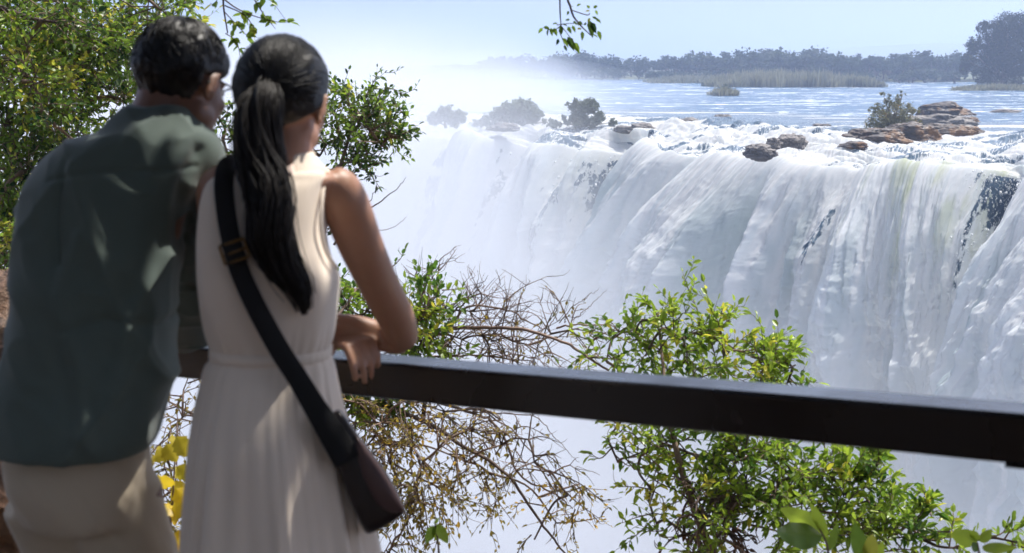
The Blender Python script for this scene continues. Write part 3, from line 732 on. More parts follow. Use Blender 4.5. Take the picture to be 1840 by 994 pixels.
# big leafy tree filling the upper left
L1 = []
for gy in range(-30, 510, 50):
    for gx in range(-70, 300, 50):
        if gx > 235 and gy > 30: continue
        if gx > 170 and gy > 210: continue
        L1.append((gx+rs.uniform(-24, 24), gy+rs.uniform(-24, 24), rs.uniform(8.2, 10.2), rs.uniform(.24, .36), 13))
L1 += [(300, -12, 9.2, .22, 8), (345, -22, 9.4, .2, 6, .8), (250, 60, 9.8, .2, 5, .5), (215, 190, 9.8, .22, 8), (30, 430, 8.6, .2, 5, .5), (15, 470, 8.4, .2, 8)]
grow('leafy_tree', P(-330, 900, 9.2), L1, 0.052, 0.52, M_l_green, M_twig, rs, 0.07, 'tall dense green leafed tree rising behind the man at the left', 'tree', leaf_step=0.030, sub=4, tint=(0.5, 0.34))
# tree seen between and right of the two heads
L2 = [(640,200,9.0,.20,12),(610,250,9.2,.22,12),(665,235,8.8,.22,13),(690,265,9.0,.18,11),(640,290,9.1,.18,10),(600,200,9.2,.2,11),(705,245,8.9,.15,9),(625,168,8.9,.13,6),(726,250,8.9,.09,5),(575,280,9.3,.2,9),(660,310,9.0,.13,6,.7),(655,215,8.9,.2,11),(690,225,8.9,.15,8),
      (400,250,9.4,.16,8,.8),(392,210,9.4,.11,5,.7),(415,290,9.4,.18,9,.8),(440,260,9.4,.2,8),(380,275,9.4,.12,6,.7)]
grow('small_tree', P(520, 900, 9.2), L2, 0.046, 0.5, M_l_green, M_twig, rs, 0.05, 'small leafy tree with a rounded crown standing out past the woman\'s head', 'tree', leaf_step=0.024, sub=4, tint=(0.42, 0.3), up=.45)
# shrub behind the woman's arm
L3 = [(640,520,8.0,.22,13),(625,580,8.0,.22,13),(660,560,7.9,.22,13),(700,590,7.9,.22,12),(740,580,7.8,.18,11),(765,560,7.8,.16,10),(760,620,7.8,.2,12),(700,640,7.9,.25,10),(655,640,7.9,.22,10),(800,640,7.8,.16,8,.8),(690,500,8.2,.14,6,.6),(770,530,7.9,.11,6,.8),(640,700,7.8,.2,16),(690,722,7.8,.2,14),(620,735,7.8,.18,12),(665,745,7.8,.16,10,.8)]
grow('shrub', P(660, 1060, 7.9), L3, 0.052, 0.5, M_l_bright, M_twig, rs, 0.035, 'bright green shrub behind the bent arm of the woman', 'shrub', leaf_step=0.026, sub=4, tint=(0.45, 0.3))
# bare twiggy shrub above the rail
L4 = [(800,560,8.0,.28,14,.12),(850,560,8.0,.28,14,.1),(830,610,7.9,.32,18,.2),(900,600,7.9,.30,16,.25),(950,620,7.9,.28,16,.4),(780,520,8.0,.22,8,.1),(880,640,7.9,.3,16,.4),(990,600,7.9,.24,10,.3),(1040,590,7.9,.22,9,.5),(800,650,7.9,.25,10,.4),(790,475,8.1,.16,4,.05),(860,520,8.0,.18,7,.05),(930,650,7.9,.25,14,.6)]
L4 = [(a, b_, c_, r_, max(3, int(n_*.7))) + tuple(q) for a, b_, c_, r_, n_, *q in L4]
grow('twiggy_shrub', P(760, 760, 8.0), L4, 0.028, 0.5, M_l_dry, M_twig, rs, 0.028, 'nearly bare tangled shrub of thin brown twigs above the rail', 'shrub', leaf_step=0.05, sub=5, up=0.25, twig_r=0.0021, spread=1.2)
# arching bare branches
W = MB()
def arch(pts, r0, r1, W=W): 
    q = smooth_pts([list(P(*p_)) for p_ in pts], 40); q = q + np.cumsum(rs.normal(size=q.shape)*0.0035, 0); W.add(*tube(q, np.linspace(r0, r1, 40), 5), rs.random()); return q
A_ = [([(790,592,8),(860,590,7.9),(930,592,7.8),(1000,615,7.7),(1060,648,7.6),(1100,672,7.6)], .013, .006), ([(745,560,8),(768,500,8),(785,468,8),(828,436,8)], .008, .0015),
      ([(800,590,8),(850,555,7.9),(930,570,7.9),(985,600,7.9)], .008, .003), ([(1000,590,7.9),(1040,582,7.8),(1100,590,7.8),(1140,600,7.7)], .006, .002),
      ([(812,560,8),(850,530,8),(878,498,8)], .006, .001), ([(770,640,8),(850,635,7.9),(920,630,7.9),(985,655,7.8)], .007, .002),
      ([(985,590,7.9),(1000,545,7.9),(985,530,7.9)], .003, .001), ([(990,528,7.9),(1010,560,7.9),(1020,570,7.9)], .003, .002),([(1005,580,7.9),(1040,540,7.9),(1060,515,7.9)], .003, .0008),
      ([(1030,575,7.9),(1060,555,7.9),(1085,528,7.9)], .003, .0008), ([(940,580,7.9),(939,552,7.9)], .002, .001), ]
B_ = [([(600,440,8.6),(660,385,8.6),(700,362,8.5),(737,332,8.4)], .008, .0012), ([(640,408,8.6),(668,408,8.6),(700,400,8.5),(720,385,8.5)], .003, .001),([(640,400,8.6),(655,375,8.6),(668,355,8.6),(672,345,8.6)], .004, .001)]
e = empty('arching_branch', P(760, 760, 8.0), label='long dark branches arching over to the right from the bare twiggy shrub', cat='branch')
for a in A_: arch(*a)
W2 = MB()
for a in B_: arch(*a, W=W2)
e2 = empty('bare_twig', P(600, 440, 8.6), label='thin bare twig sticking out to the right past the woman\'s shoulder', cat='twig')
o = obj('branches', W2.mesh('branches', M_twig)); o.parent = e2; o.location = -e2.location
o = obj('branches', W.mesh('branches', M_twig)); o.parent = e; o.location = -e.location
# large bright bush crossing behind the rail on the right
L5 = [(1180,560,7.6,.11,8),(1190,590,7.5,.17,10),(1140,600,7.6,.18,9,.8),(1100,610,7.7,.18,9,.7),(1160,640,7.5,.22,12),(1230,610,7.4,.2,12),(1230,650,7.4,.24,14),(1290,590,7.4,.13,8),(1300,630,7.3,.2,12),(1350,640,7.3,.17,10),(1400,650,7.2,.15,9),(1425,660,7.2,.13,9),(1290,670,7.3,.24,13),(1360,680,7.2,.2,12),(1410,700,7.2,.18,8),(1090,650,7.6,.16,9,.8),(1120,670,7.6,.18,9,.8),(1060,620,7.8,.12,6,.7),(1310,575,7.4,.08,5),(1200,700,7.4,.2,9),
      (1090,790,7.4,.16,8,.7),(1110,830,7.4,.14,6,.6),(1150,820,7.3,.2,10,.8),(1200,800,7.2,.24,14),(1170,880,7.2,.16,8,.7),(1180,940,7.2,.18,9,.8),(1250,820,7.1,.24,14),(1300,810,7.0,.22,14),(1350,820,6.9,.24,15),(1400,840,6.9,.24,15),(1440,860,6.8,.24,15),(1480,880,6.8,.22,14),(1520,890,6.8,.2,13),(1560,900,6.8,.16,10),(1380,900,6.8,.26,16),(1440,930,6.8,.26,16),(1330,900,6.8,.2,11),(1500,950,6.7,.24,15),(1560,960,6.7,.22,14),(1400,970,6.7,.26,15),(1300,970,6.8,.2,10),(1340,860,6.9,.22,13),(1230,960,7.0,.16,8),(1610,960,6.7,.18,11),
      (1550,840,6.8,.12,7),(1575,830,6.8,.07,5),(1650,930,6.7,.12,8),(1672,915,6.7,.07,5),(1660,970,6.7,.18,11),(1720,985,6.6,.14,8),(1830,975,6.4,.1,8),(1840,990,6.4,.14,8),(1600,920,6.7,.1,6),(1480,830,6.9,.12,7),(1250,880,7.0,.2,8,.6),(1210,850,7.1,.2,9,.7)]
L5 = [(a, b_, c_, r_, max(3, int(n_*.62))) + tuple(q) for a, b_, c_, r_, n_, *q in L5]
grow('leafy_bush', P(1330, 1120, 7.1), L5, 0.056, 0.42, M_l_bright, M_twig, rs, 0.035, 'large sunlit yellow green bush rising on both sides of the rail at the right', 'bush', leaf_step=0.024, sub=5, tint=(0.5, 0.32), up=.45)
# brown vines and dead leaves in the bush's hollow
L6 = [(1270,880,6.9,.16,14,.3),(1290,930,6.9,.18,16,.4),(1310,960,6.8,.16,12,.4),(1260,960,6.9,.16,12,.4),(1320,900,6.8,.12,8,.2)]
M_l_dead = leaf_mat('dead_leaf', (0.05, 0.025, 0.015), (0.16, 0.06, 0.03), None, 0.7, 0.2)
grow('dead_vine', P(1300, 1090, 6.8), L6, 0.035, 0.5, M_l_dead, M_twig, rs, 0.02, 'tangle of brown vines with dead leaves in the hollow of the sunlit bush', 'vine', leaf_step=0.03, sub=4, twig_r=0.004, spread=1.3, droop=.3)
# drooping thin branches with small yellowed leaves below the rail
L7 = []
for px, py, n_, lf in [(640,760,12,.8),(690,760,14,.6),(740,770,16,.5),(700,830,14,.8),(760,830,16,1.0),(800,790,14,.5),(850,770,12,.4),(840,830,12,.9),(900,800,10,.5),(880,850,8,.7),(950,790,9,.3),(960,830,8,.4),(750,900,12,1.1),(720,870,10,1.0),(800,880,10,1.0),(1000,850,7,.4),(1020,890,6,1.0),(1000,940,5,1.0),(960,970,4,.9),(1040,870,4,.7),(720,960,9,.8),(700,990,8,.6),(620,720,10,1.0),(670,720,12,.9),(740,715,12,.6),(800,740,12,.4),(900,755,8,.3),(660,800,10,.6),(300,720,10,.6),(320,760,10,.6),(300,820,10,.8),(330,700,10,.6),(310,880,10,1.0),(295,940,10,1.0),(290,990,10,1.0)]:
    L7.append((px, py, 7.6+rs.uniform(-.3, .3), rs.uniform(.16, .26), max(3, int(n_*.75)), lf))
grow('drooping_shrub', P(560, 860, 7.9), L7, 0.032, 0.5, M_l_dry, M_twig, rs, 0.03, 'drooping shrub of fine branches with small yellowed leaves below the rail', 'shrub', leaf_step=0.03, sub=5, up=-0.15, droop=0.35, twig_r=0.0024, tint=(.5, .3))
W = MB()
for a in [([(650,720,7.8),(760,760,7.7),(830,810,7.6),(900,860,7.5),(950,930,7.5),(990,985,7.5),(1010,1010,7.5)], .014, .004), ([(700,700,7.9),(850,740,7.8),(900,770,7.7),(940,850,7.7),(1000,880,7.6),(1030,910,7.6)], .010, .003),
          ([(650,720,7.8),(640,790,7.7),(700,850,7.6),(760,960,7.6)], .007, .002), ([(700,700,7.9),(750,740,7.7),(830,830,7.6),(870,840,7.6)], .008, .002), ([(850,740,7.8),(865,738,7.8),(910,760,7.7),(980,830,7.7),(1000,860,7.7)], .007, .002),
          ([(650,720,7.8),(655,750,7.7),(760,745,7.7),(850,752,7.7)], .006, .002), ([(850,740,7.8),(960,750,7.8),(1000,790,7.7),(1040,830,7.7)], .004, .0012), ([(700,850,7.6),(706,870,7.6),(705,930,7.6),(700,1000,7.6)], .004, .003)]: arch(*a, W=W)
e = empty('hanging_branch', P(560, 860, 7.9), label='dark bare limbs slanting down to the right through the drooping shrub', cat='branch')
o = obj('branches', W.mesh('branches', M_twig)); o.parent = e; o.location = -e.location

# ------------------------------------------------------------------ broad leaves close to the lens
def broad(name, stem, lv, mat, label, cat='plant', group=None, lobes=False):
    """stem: points (px,py,d); lv: leaves (px0,py0,px1,py1,d,width_ratio,tint,roll)"""
    r_ = np.array(P(*stem[0])); e = empty(name, r_, label=label, cat=cat, group=group); inv = -Vector(r_)
    if len(stem) > 1:
        V, F = tube(smooth_pts([list(P(*s)) for s in stem], 14), np.linspace(.005, .0025, 14), 6); mb = MB(); mb.add(V, F, .6)
        o = obj('stem', mb.mesh('stem', M_twig)); o.parent = e; o.location = inv
    for (x0, y0, x1, y1, d, wr, tn, roll) in lv:
        a, b = P(x0, y0, d), P(x1, y1, d+rs.uniform(-.04, .04)); ax = b-a; L = np.linalg.norm(ax); ax /= L
        view = unit(a-np.array([0, 0, CAMZ])); side = unit(np.cross(ax, view)); nn = np.cross(side, ax)
        side, nn = side*math.cos(roll)+nn*math.sin(roll), nn*math.cos(roll)-side*math.sin(roll)
        u = np.linspace(0, 1, 15); vv = np.linspace(-1, 1, 9)
        wd = L*wr*0.5*np.sin(np.clip(u, 0.0, 1)**0.8*math.pi)**0.8
        if lobes: wd = wd*(1+0.16*np.sin(u*26+x0))
        U, Vv = np.meshgrid(u, vv, indexing='ij')
        pos = a + U[..., None]*L*ax + (wd[:, None]*Vv)[..., None]*side + ((np.abs(Vv)*0.22*wd[:, None]) - 0.16*L*U**2*1.0 + 0.02*L*np.sin(U*18)*np.abs(Vv))[..., None]*nn
        i = np.arange(14)[:, None]*9+np.arange(8)[None]; F = np.stack([i, i+1, i+10, i+9], -1).reshape(-1, 4)
        o = obj('leaf', new_mesh('leaf', pos.reshape(-1, 3), F, True, mat, {'tint': np.full(135, tn)})); o.parent = e; o.location = inv
    return e
M_broad = leaf_mat('broad_leaf', (0.08, 0.17, 0.02), (0.40, 0.52, 0.04), (0.50, 0.32, 0.06), 0.35, 0.5)
broad('broad_leaf_plant', [(1490,1030,4.4),(1486,980,4.4),(1470,945,4.4)], [(1480,958,1402,908,4.4,.42,.75,.3),(1478,962,1388,962,4.35,.55,.1,-.4),(1486,965,1456,898,4.4,.26,.8,.2),(1488,975,1450,930,4.45,.3,.45,.1),(1490,990,1505,940,4.5,.3,.3,0)], M_broad, 'young plant with long glossy green leaves in front of the sunlit bush')
broad('broad_leaf_plant', [(1560,1040,4.2),(1556,1010,4.2)], [(1550,1010,1536,936,4.2,.40,.15,.1),(1562,1015,1566,954,4.2,.42,.95,-.2),(1572,1012,1590,970,4.25,.35,.9,.2)], M_broad, 'plant with upright dull green and browned leaves at the bottom edge')
broad('broad_leaf_plant', [(1765,1040,4.2),(1760,1000,4.2),(1756,975,4.2)], [(1756,975,1706,956,4.2,.62,.82,.2),(1758,972,1742,951,4.2,.6,.84,.1),(1762,974,1782,952,4.2,.6,.7,.1),(1758,978,1745,990,4.2,.8,.1,.4),(1765,982,1800,990,4.2,.5,.05,.5),(1765,985,1822,985,4.15,.3,.78,.1)], M_broad, 'plant with broad yellow green leaves in the lower right corner')
broad('broad_leaf_plant', [(790,1040,4.6),(788,985,4.6),(782,942,4.6)], [(782,945,765,975,4.6,.55,.3,.2),(783,942,808,978,4.6,.42,.55,-.2),(782,944,786,972,4.6,.5,.7,.1),(780,942,790,930,4.6,.4,.4,.1)], M_broad, 'small sprig of drooping green leaves right of the handbag')
YL = []
for k in range(30):
    x0 = rs.uniform(268, 345); y0 = 775+k*7.4+rs.uniform(-8, 8); an = rs.uniform(-.5, 3.6); l_ = rs.uniform(24, 46)
    YL.append((x0, y0, x0+l_*math.cos(an)*.8, y0+l_*abs(math.sin(an))+8, rs.uniform(4.9, 5.3), rs.uniform(.7, 1.0), (0.1 if k < 11 else .5 if k < 20 else .95)+rs.uniform(-.1, .1), rs.uniform(-1.3, 1.3)))
broad('yellow_vine', [(300,1040,5.2),(310,900,5.2),(318,760,5.2)], YL, M_l_yellow, 'vine with broad bright yellow leaves between the man and the woman', 'vine', lobes=True)

# ------------------------------------------------------------------ ground this side of the gorge
def nearz(x, y):
    z = -0.42 + 0.10*(fbm(x*.7, y*.7, 0, 301, 4)-.5)*2
    z = z - 2.6*sst(4.6, 9.0, y) - 60*sst(9.6, 16.0, y + 1.5*fbm(x*.3, y*.1, 0, 303, 3))
    return z
V, F = sheet(-60, 60, -30, 18, 240, 200, nearz)
t = NT('leaf_litter'); oc = t.objc(); a = t.noise(oc, 6, 8, .7); b = t.noise(oc, 1.2, 4)
M_soil = t.done(t.pbr(t.mix(a, (0.06, 0.035, 0.02), t.mix(b, (0.22, 0.12, 0.06), (0.12, 0.09, 0.05))), 0.95, t.bump(a, .8, .05)))
obj('ground', new_mesh('ground', V, F, True, M_soil), kind='structure', label='dry leaf covered ground at the top of the near cliff')
# outcrop at the left edge
M_brock = rock_mat('brown_rock', (0.05, 0.03, 0.02), (0.26, 0.16, 0.10), (0.36, 0.19, 0.09))
o = obj('rock_outcrop', rock_mesh((0.55, 0.5, 0.75), 71, M_brock, rough=.45), label='tall brown rock at the left edge behind the man', cat='rock'); o.location = P(-130, 880, 4.9)
o = obj('rock_outcrop', rock_mesh((0.30, 0.35, 0.26), 73, M_brock, rough=.5), label='sunlit orange brown rock low at the left edge beside the man\'s trousers', cat='rock'); o.location = P(-30, 915, 4.6)
o = obj('rock_outcrop', rock_mesh((0.42, 0.5, 0.22), 79, M_brock, rough=.5), label='broken brown rock in the lower left corner', cat='rock'); o.location = P(0, 1040, 4.8)
# ================================================================== rail and deck
FACE_H = 0.08
def rail_px(px): return 677+.081*(px-1000), 71+.0222*(px-1000)
def rail_pt(px, dy=0):
    y, h = rail_px(px); return P(px, y+dy, FACE_H*FPX/h)
RA, RB = rail_pt(150), rail_pt(2150)
def wood(name, c1, c2, rough, spec=0.5):
    t = NT(name); oc = t.objc(); g = t.noise(t.mapv(oc, (3, 40, 40)), 1.0, 5, .6, .3); f = t.noise(oc, 3, 4); sc_ = t.noise(t.mapv(oc, (2, 14, 14)), 3.0, 6, .7)
    col = t.mix(g, c1, c2); col = t.mix(t.rng(sc_, .66, .78), col, (0.05, 0.04, 0.035))
    return t.done(t.pbr(col, t.rng(f, .35, .65, rough-.08, rough+.14), t.bump(g, .35, .002), Specular_IOR_Level=spec, Coat_Weight=(0.0 if spec > .4 else 0.0), Coat_Roughness=0.14))
M_rail = wood('painted_rail', (0.005, 0.0035, 0.003), (0.014, 0.009, 0.007), 0.25, .5)
M_deck = wood('deck_wood', (0.07, 0.05, 0.035), (0.16, 0.12, 0.09), 0.75, .3)
def beam(name, a, b, w_, h, mat, bevel=.006, parent=None, seg_=60, wav=0.0):
    """box running from a to b: a, b are the near top edge"""
    a, b = np.array(a), np.array(b); L = np.linalg.norm(b-a); ax = (b-a)/L; sd = unit(np.cross(np.array([0, 0, 1.0]), ax)); up_ = np.cross(ax, sd)
    if sd[1] < 0: sd = -sd
    import bmesh
    k = bevel; prof = [(k,0),(w_-k,0),(w_-k*.3,-k*.3),(w_,-k),(w_,-h+k),(w_-k*.3,-h+k*.3),(w_-k,-h),(k,-h),(k*.3,-h+k*.3),(0,-h+k),(0,-k),(k*.3,-k*.3)]
    Rg = []
    for u in np.linspace(0, 1, seg_):
        c_ = a+ax*L*u; wv = wav*(fbm(np.array([u*L*3.0]), np.array([1.0]), 0, 5, 3)[0]-.5)
        Rg.append([[0, 0, 0]]*0 + [c_ + sd*p_[0] + up_*(p_[1]+wv) for p_ in prof])
    V, F = rings(Rg); o_ = np.array(a); X_ = np.stack([ax, sd, up_], 0)
    Vl = (V-o_) @ X_.T
    o = obj(name, new_mesh(name, Vl, F, False, mat)); M = Matrix.Identity(4)
    for i in range(3):
        for j in range(3): M[i][j] = float(X_[j][i])
    M.translation = Vector(a); o.matrix_world = M
    if parent is not None: o.parent = parent; o.matrix_parent_inverse = Matrix.Translation(-parent.location)
    return o
er = empty('wooden_railing', rail_pt(1000)*np.array([1,1,0]), label='dark brown wooden hand rail with a worn glossy top that the couple leans on', cat='railing')
beam('rail', RA, RB, .10, FACE_H+.004, M_rail, .007, er, 80, .002)
ax_ = unit(RB-RA)
def on_rail(px): return rail_pt(px)
j0 = on_rail(1812)-np.array([0, 0, FACE_H+.004]); j1 = on_rail(2000)-np.array([0, 0, FACE_H+.004])
beam('bracket', j0+np.array([0,.004,0.0]), j1+np.array([0,.004,0]), .098, .008, M_rail, .003, er, 4)
for px in (185, 2080):
    c_ = on_rail(px); V, F = boxv((c_[0], c_[1]+.05, (c_[2]-FACE_H)/2-.2), (.045, .04, (c_[2]-FACE_H)/2+.2)); o = obj('post', new_mesh('post', V-np.array(er.location), F, False, M_rail)); o.parent = er
# deck of boards (the walkway the couple stands on)
ed = empty('deck', (0, 1, 0), kind='structure', label='boardwalk under the viewers')
for k in range(17):
    x0 = -3.0; y0 = 3.55-k*.155
    V, F = boxv((0, y0, -.02), (3.4, .072, .02)); o = obj('board', new_mesh('board', V-np.array([0, 1, 0]), F, False, M_deck)); o.parent = ed
# ================================================================== people
def cloth(name, col, col2, rough=.85, fs=900, sheen=.2, bumpd=.0006):
    t = NT(name); oc = t.objc(); a = t.noise(oc, 5, 4); f = t.noise(oc, fs, 2)
    return t.done(t.pbr(t.mix(a, col, col2), rough, t.bump(f, .5, bumpd), Sheen_Weight=sheen, Specular_IOR_Level=.25))
M_shirt = cloth('green_grey_shirt', (0.085, 0.115, 0.100), (0.115, 0.148, 0.130))
M_trouser = cloth('beige_trousers', (0.50, 0.41, 0.30), (0.58, 0.49, 0.36))
M_dress = cloth('cream_dress', (0.86, 0.72, 0.58), (0.88, 0.77, 0.65), .8, 700, .3)
M_strap = cloth('black_strap', (0.006, 0.006, 0.007), (0.012, 0.011, 0.011), .7)
def skin(name, c1, c2):
    t = NT(name); oc = t.objc(); a = t.noise(oc, 18, 5); f = t.noise(oc, 160, 3)
    return t.done(t.pbr(t.mix(a, c1, c2), .48, t.bump(f, .25, .001), Subsurface_Weight=.12, Subsurface_Radius=(1, .35, .2), Subsurface_Scale=.01))
M_skin_w = skin('skin_warm', (0.38, 0.19, 0.12), (0.46, 0.25, 0.16))
M_skin_m = skin('skin_tan', (0.17, 0.082, 0.05), (0.22, 0.11, 0.07))
def hairm(name, c1, c2, rough=.42, st=(60, 60, 4)):
    t = NT(name); oc = t.objc(); a = t.noise(t.mapv(oc, st), 3.0, 4, .6)
    return t.done(t.pbr(t.mix(a, c1, c2), rough, t.bump(a, .5, .003), Specular_IOR_Level=.35, Anisotropic=.3))
M_hair = hairm('black_hair', (0.003, 0.003, 0.004), (0.008, 0.007, 0.008))
M_hair2 = hairm('dark_brown_hair', (0.004, 0.003, 0.003), (0.014, 0.009, 0.007), .5)
M_eye = NT('eye'); M_eye = M_eye.done(M_eye.pbr((0.75, 0.72, 0.7), .15))
def leatherm(name, c1, c2, rough):
    t = NT(name); oc = t.objc(); a = t.noise(oc, 140, 5, .6); b = t.noise(oc, 8, 4)
    return t.done(t.pbr(t.mix(b, c1, c2), rough, t.bump(a, .3, .001)))
M_leather = leatherm('dark_leather', (0.012, 0.008, 0.008), (0.022, 0.013, 0.012), .36)
M_brass = NT('brass'); M_brass = M_brass.done(M_brass.pbr((0.22, 0.13, 0.05), .4, None, Metallic=1.0))
M_black = NT('black_plastic'); M_black = M_black.done(M_black.pbr((0.01, 0.01, 0.01), .25))
M_shoe = leatherm('shoe_leather', (0.05, 0.03, 0.02), (0.10, 0.06, 0.04), .5)

def pr(y, xl, xr, d, b, e=2.3, n=64, zt=0.0, yaw=0.0, mod=None):
    """horizontal ring whose left and right edges are seen at xl, xr on row y"""
    c_ = P((xl+xr)/2, y, d); a = (xr-xl)/2/FPX*d; th = np.arange(n)*2*math.pi/n
    cx = np.sign(np.cos(th))*np.abs(np.cos(th))**(2/e); sy = np.sign(np.sin(th))*np.abs(np.sin(th))**(2/e)
    m_ = 1 if mod is None else mod(th)
    x, y_ = a*cx*m_, b*sy*m_
    return np.stack([c_[0]+x, c_[1]+y_, c_[2]+zt*sy+0*x], -1)
def ring_interp(tab, m):
    return smooth_pts(np.array(tab, float), m)
def pxtube(pts, m=24, n=20, flat=1.0):
    """pts: (px, py, depth, radius_m)"""
    q = np.array([list(P(*p_[:3]))+[p_[3]] for p_ in pts]); q = smooth_pts(q, m); return tube(q[:, :3], q[:, 3], n, True, flat)

def head_parts(mb, M, s=1.0):
    """skull, face, ears in a local frame: +Y is where the face looks, Z up"""
    def put(V, F): mb.add((np.c_[V*s, np.ones(len(V))] @ np.array(M).T)[:, :3], F)
    for c_, r_ in [((0,-.012,.03),(.076,.094,.086)), ((0,.036,-.03),(.062,.058,.075)), ((0,.03,-.072),(.053,.055,.038)), ((0,.072,-.097),(.024,.020,.017)),
                   ((0,.100,-.022),(.012,.017,.020)), ((0,.090,-.004),(.008,.014,.022)), ((0,.074,.016),(.052,.020,.012)), ((0,.086,-.056),(.023,.012,.005)), ((0,.084,-.066),(.020,.012,.006)),
                   ((.038,.060,-.03),(.022,.026,.022)), ((-.038,.060,-.03),(.022,.026,.022)), ((.050,.01,-.06),(.016,.04,.028)), ((-.050,.01,-.06),(.016,.04,.028))]:
        put(*ellipsoid(c_, r_, nu=28, nv=18))
    for sx in (1, -1):
        put(*ellipsoid((sx*.078, -.006, -.012), (.0075, .018, .031), Matrix.Rotation(sx*-.35, 3, 'Z') @ Matrix.Rotation(-.2, 3, 'X'), 20, 12))
        rim = [(sx*(.080+.010*max(0, math.sin(a))*1.0), -.012-.019*math.cos(a), -.008+.030*math.sin(a)) for a in np.linspace(-1.6, 3.4, 14)]
        rim = [(sx*.086, -.010+.018*math.cos(a+1.57)*-1.0, -.008+.030*math.sin(a)) for a in np.linspace(-1.4, 2.6, 14)]
        V, F = tube(smooth_pts(rim, 22), .0048, 8); put(V, F)
def eyes(M, s, parent):
    for sx in (1, -1):
        V, F = ellipsoid((sx*.031, .078, .0), (.0125, .0125, .0125), nu=20, nv=14); V = (np.c_[V*s, np.ones(len(V))] @ np.array(M).T)[:, :3]
        obj('eye', new_mesh('eye', V-np.array(parent.location), F, True, M_eye)).parent = parent
def head_matrix(o_, yaw, pitch, roll=0.0):
    return Matrix.Translation(Vector([float(c_) for c_ in o_])) @ Matrix.Rotation(-yaw, 4, 'Z') @ Matrix.Rotation(-pitch, 4, 'X') @ Matrix.Rotation(roll, 4, 'Y')
def xf(M, V): return (np.c_[V, np.ones(len(V))] @ np.array(M).T)[:, :3]

def hair_cap(M, rx, ry, rz, c_, line, strands=(30, 5), amp=.004, seed=1, part=None):
    V, F = ICO[5]; D = V.copy(); v = D*np.array([rx, ry, rz]) + np.array(c_)
    k = line(v)                                             # >0 inside the hair, <0 below the hairline
    az = np.arctan2(D[:, 0], D[:, 1]); 
    nz = fbm(az*strands[0]/3.0, D[:, 2]*strands[1], 0, seed, 4)-.5; big = fbm(D[:, 0]*2.2+9, D[:, 1]*2.2, D[:, 2]*2.2, seed+4, 3)-.5
    f = sst(-.012, .006, k); v = np.array(c_) + (v-np.array(c_))*(0.80+0.20*f)[:, None] + D*((nz*amp*2+big*.014)*f)[:, None]
    return xf(M, v), F

def to_child(name, V, F, mat, parent, smooth=True):
    o = obj(name, new_mesh(name, V-np.array(parent.location), F, smooth, mat)); o.parent = parent; return o
def me_child(name, me, parent):
    me.transform(Matrix.Translation(-parent.location)); o = obj(name, me); o.parent = parent; return o
def hand(mb, wrist, knuck, up_n, curl, spread=.018, s=1.0, thumb_side=1, lens=(.072,.080,.074,.060)):
    """palm from wrist to knuckles, four bent fingers and a thumb; curl: bend at each joint (radians) about the side axis"""
    wrist, knuck = np.array(wrist), np.array(knuck); f = unit(knuck-wrist); n_ = unit(np.array(up_n)-f*np.dot(up_n, f)); sd = np.cross(f, n_)*thumb_side
    Lp = np.linalg.norm(knuck-wrist)
    q = [wrist+f*Lp*u for u in np.linspace(-.15, 1.0, 8)]; wd = np.array([.024,.025,.030,.036,.040,.041,.041,.038])*s; th_ = np.array([.019,.018,.016,.015,.0145,.014,.0135,.011])*s
    Rg = []
    for p_, w_, t_ in zip(q, wd, th_):
        a = np.arange(18)*2*math.pi/18; Rg.append(p_ + w_*np.cos(a)[:, None]*sd + t_*np.sin(a)[:, None]*n_)
    mb.add(*rings(Rg))
    for k in range(4):
        o_ = knuck - f*.006 + sd*(1.5-k)*spread*s; d = unit(f+sd*(1.5-k)*.07); pts = [list(o_-f*.02)+[.0095*s], list(o_)+[.0095*s]]; p_ = o_.copy(); nn = n_.copy()
        for jn, (fr, rr) in enumerate(((.45, .0088), (.30, .0080), (.25, .0068))):
            a = curl[jn]*(1+.08*(k-1.5)); d, nn = d*math.cos(a)-nn*math.sin(a), nn*math.cos(a)+d*math.sin(a)
            p_ = p_+d*lens[k]*s*fr; pts.append(list(p_)+[rr*s])
        qq = smooth_pts(np.array(pts), 16); mb.add(*tube(qq[:, :3], qq[:, 3], 12))
    o_ = wrist+f*Lp*.25+sd*.026*s; d = unit(f*.75+sd*.8-n_*.35)
    pts = [list(wrist+f*.01+sd*.008*s)+[.013*s], list(o_)+[.0135*s], list(o_+d*.030*s)+[.0115*s], list(o_+unit(d+f*.4)*.058*s)+[.0090*s]]
    qq = smooth_pts(np.array(pts), 16); mb.add(*tube(qq[:, :3], qq[:, 3], 12))

# ------------------------------------------------------------------ the woman
wm = Vector([float(c_) for c_ in P(490, 700, 2.70)]); wm.z = 0
HW = P(510, 186, 2.75); MW = head_matrix(HW, R(14), R(6), R(2)); SW = 1.0
B = MB(); head_parts(B, MW, SW)
B.add(*pxtube([(508,190,2.76,.052),(512,235,2.75,.050),(515,270,2.74,.050),(505,300,2.735,.062),(500,330,2.73,.085)], 16))
tor = ring_interp([(300,440,575,2.735,.05),(318,402,608,2.73,.07),(345,388,590,2.72,.078),(400,378,572,2.70,.082),(460,372,576,2.70,.085),(520,380,580,2.70,.080),(580,392,576,2.70,.070),(640,402,572,2.70,.062),(700,392,580,2.69,.072),(760,378,592,2.69,.095),(820,372,604,2.69,.11),(880,376,602,2.69,.105)], 40)
B.add(*rings([pr(*r_) for r_ in tor]))
# right arm bent on the rail
B.add(*pxtube([(590,334,2.75,.036),(606,342,2.755,.046),(624,378,2.78,.048),(648,440,2.84,.045),(680,510,2.98,.0425),(712,572,3.11,.041),(724,608,3.185,.036)], 30, 24))
B.add(*pxtube([(724,606,3.185,.037),(706,607,3.19,.037),(672,600,3.19,.033),(640,588,3.18,.027),(612,581,3.17,.022),(590,578,3.16,.021)], 22, 22))
hand(B, P(600,580,3.165), P(560,584,3.17), (0,0,1), (.5,.5,.3), s=.95)
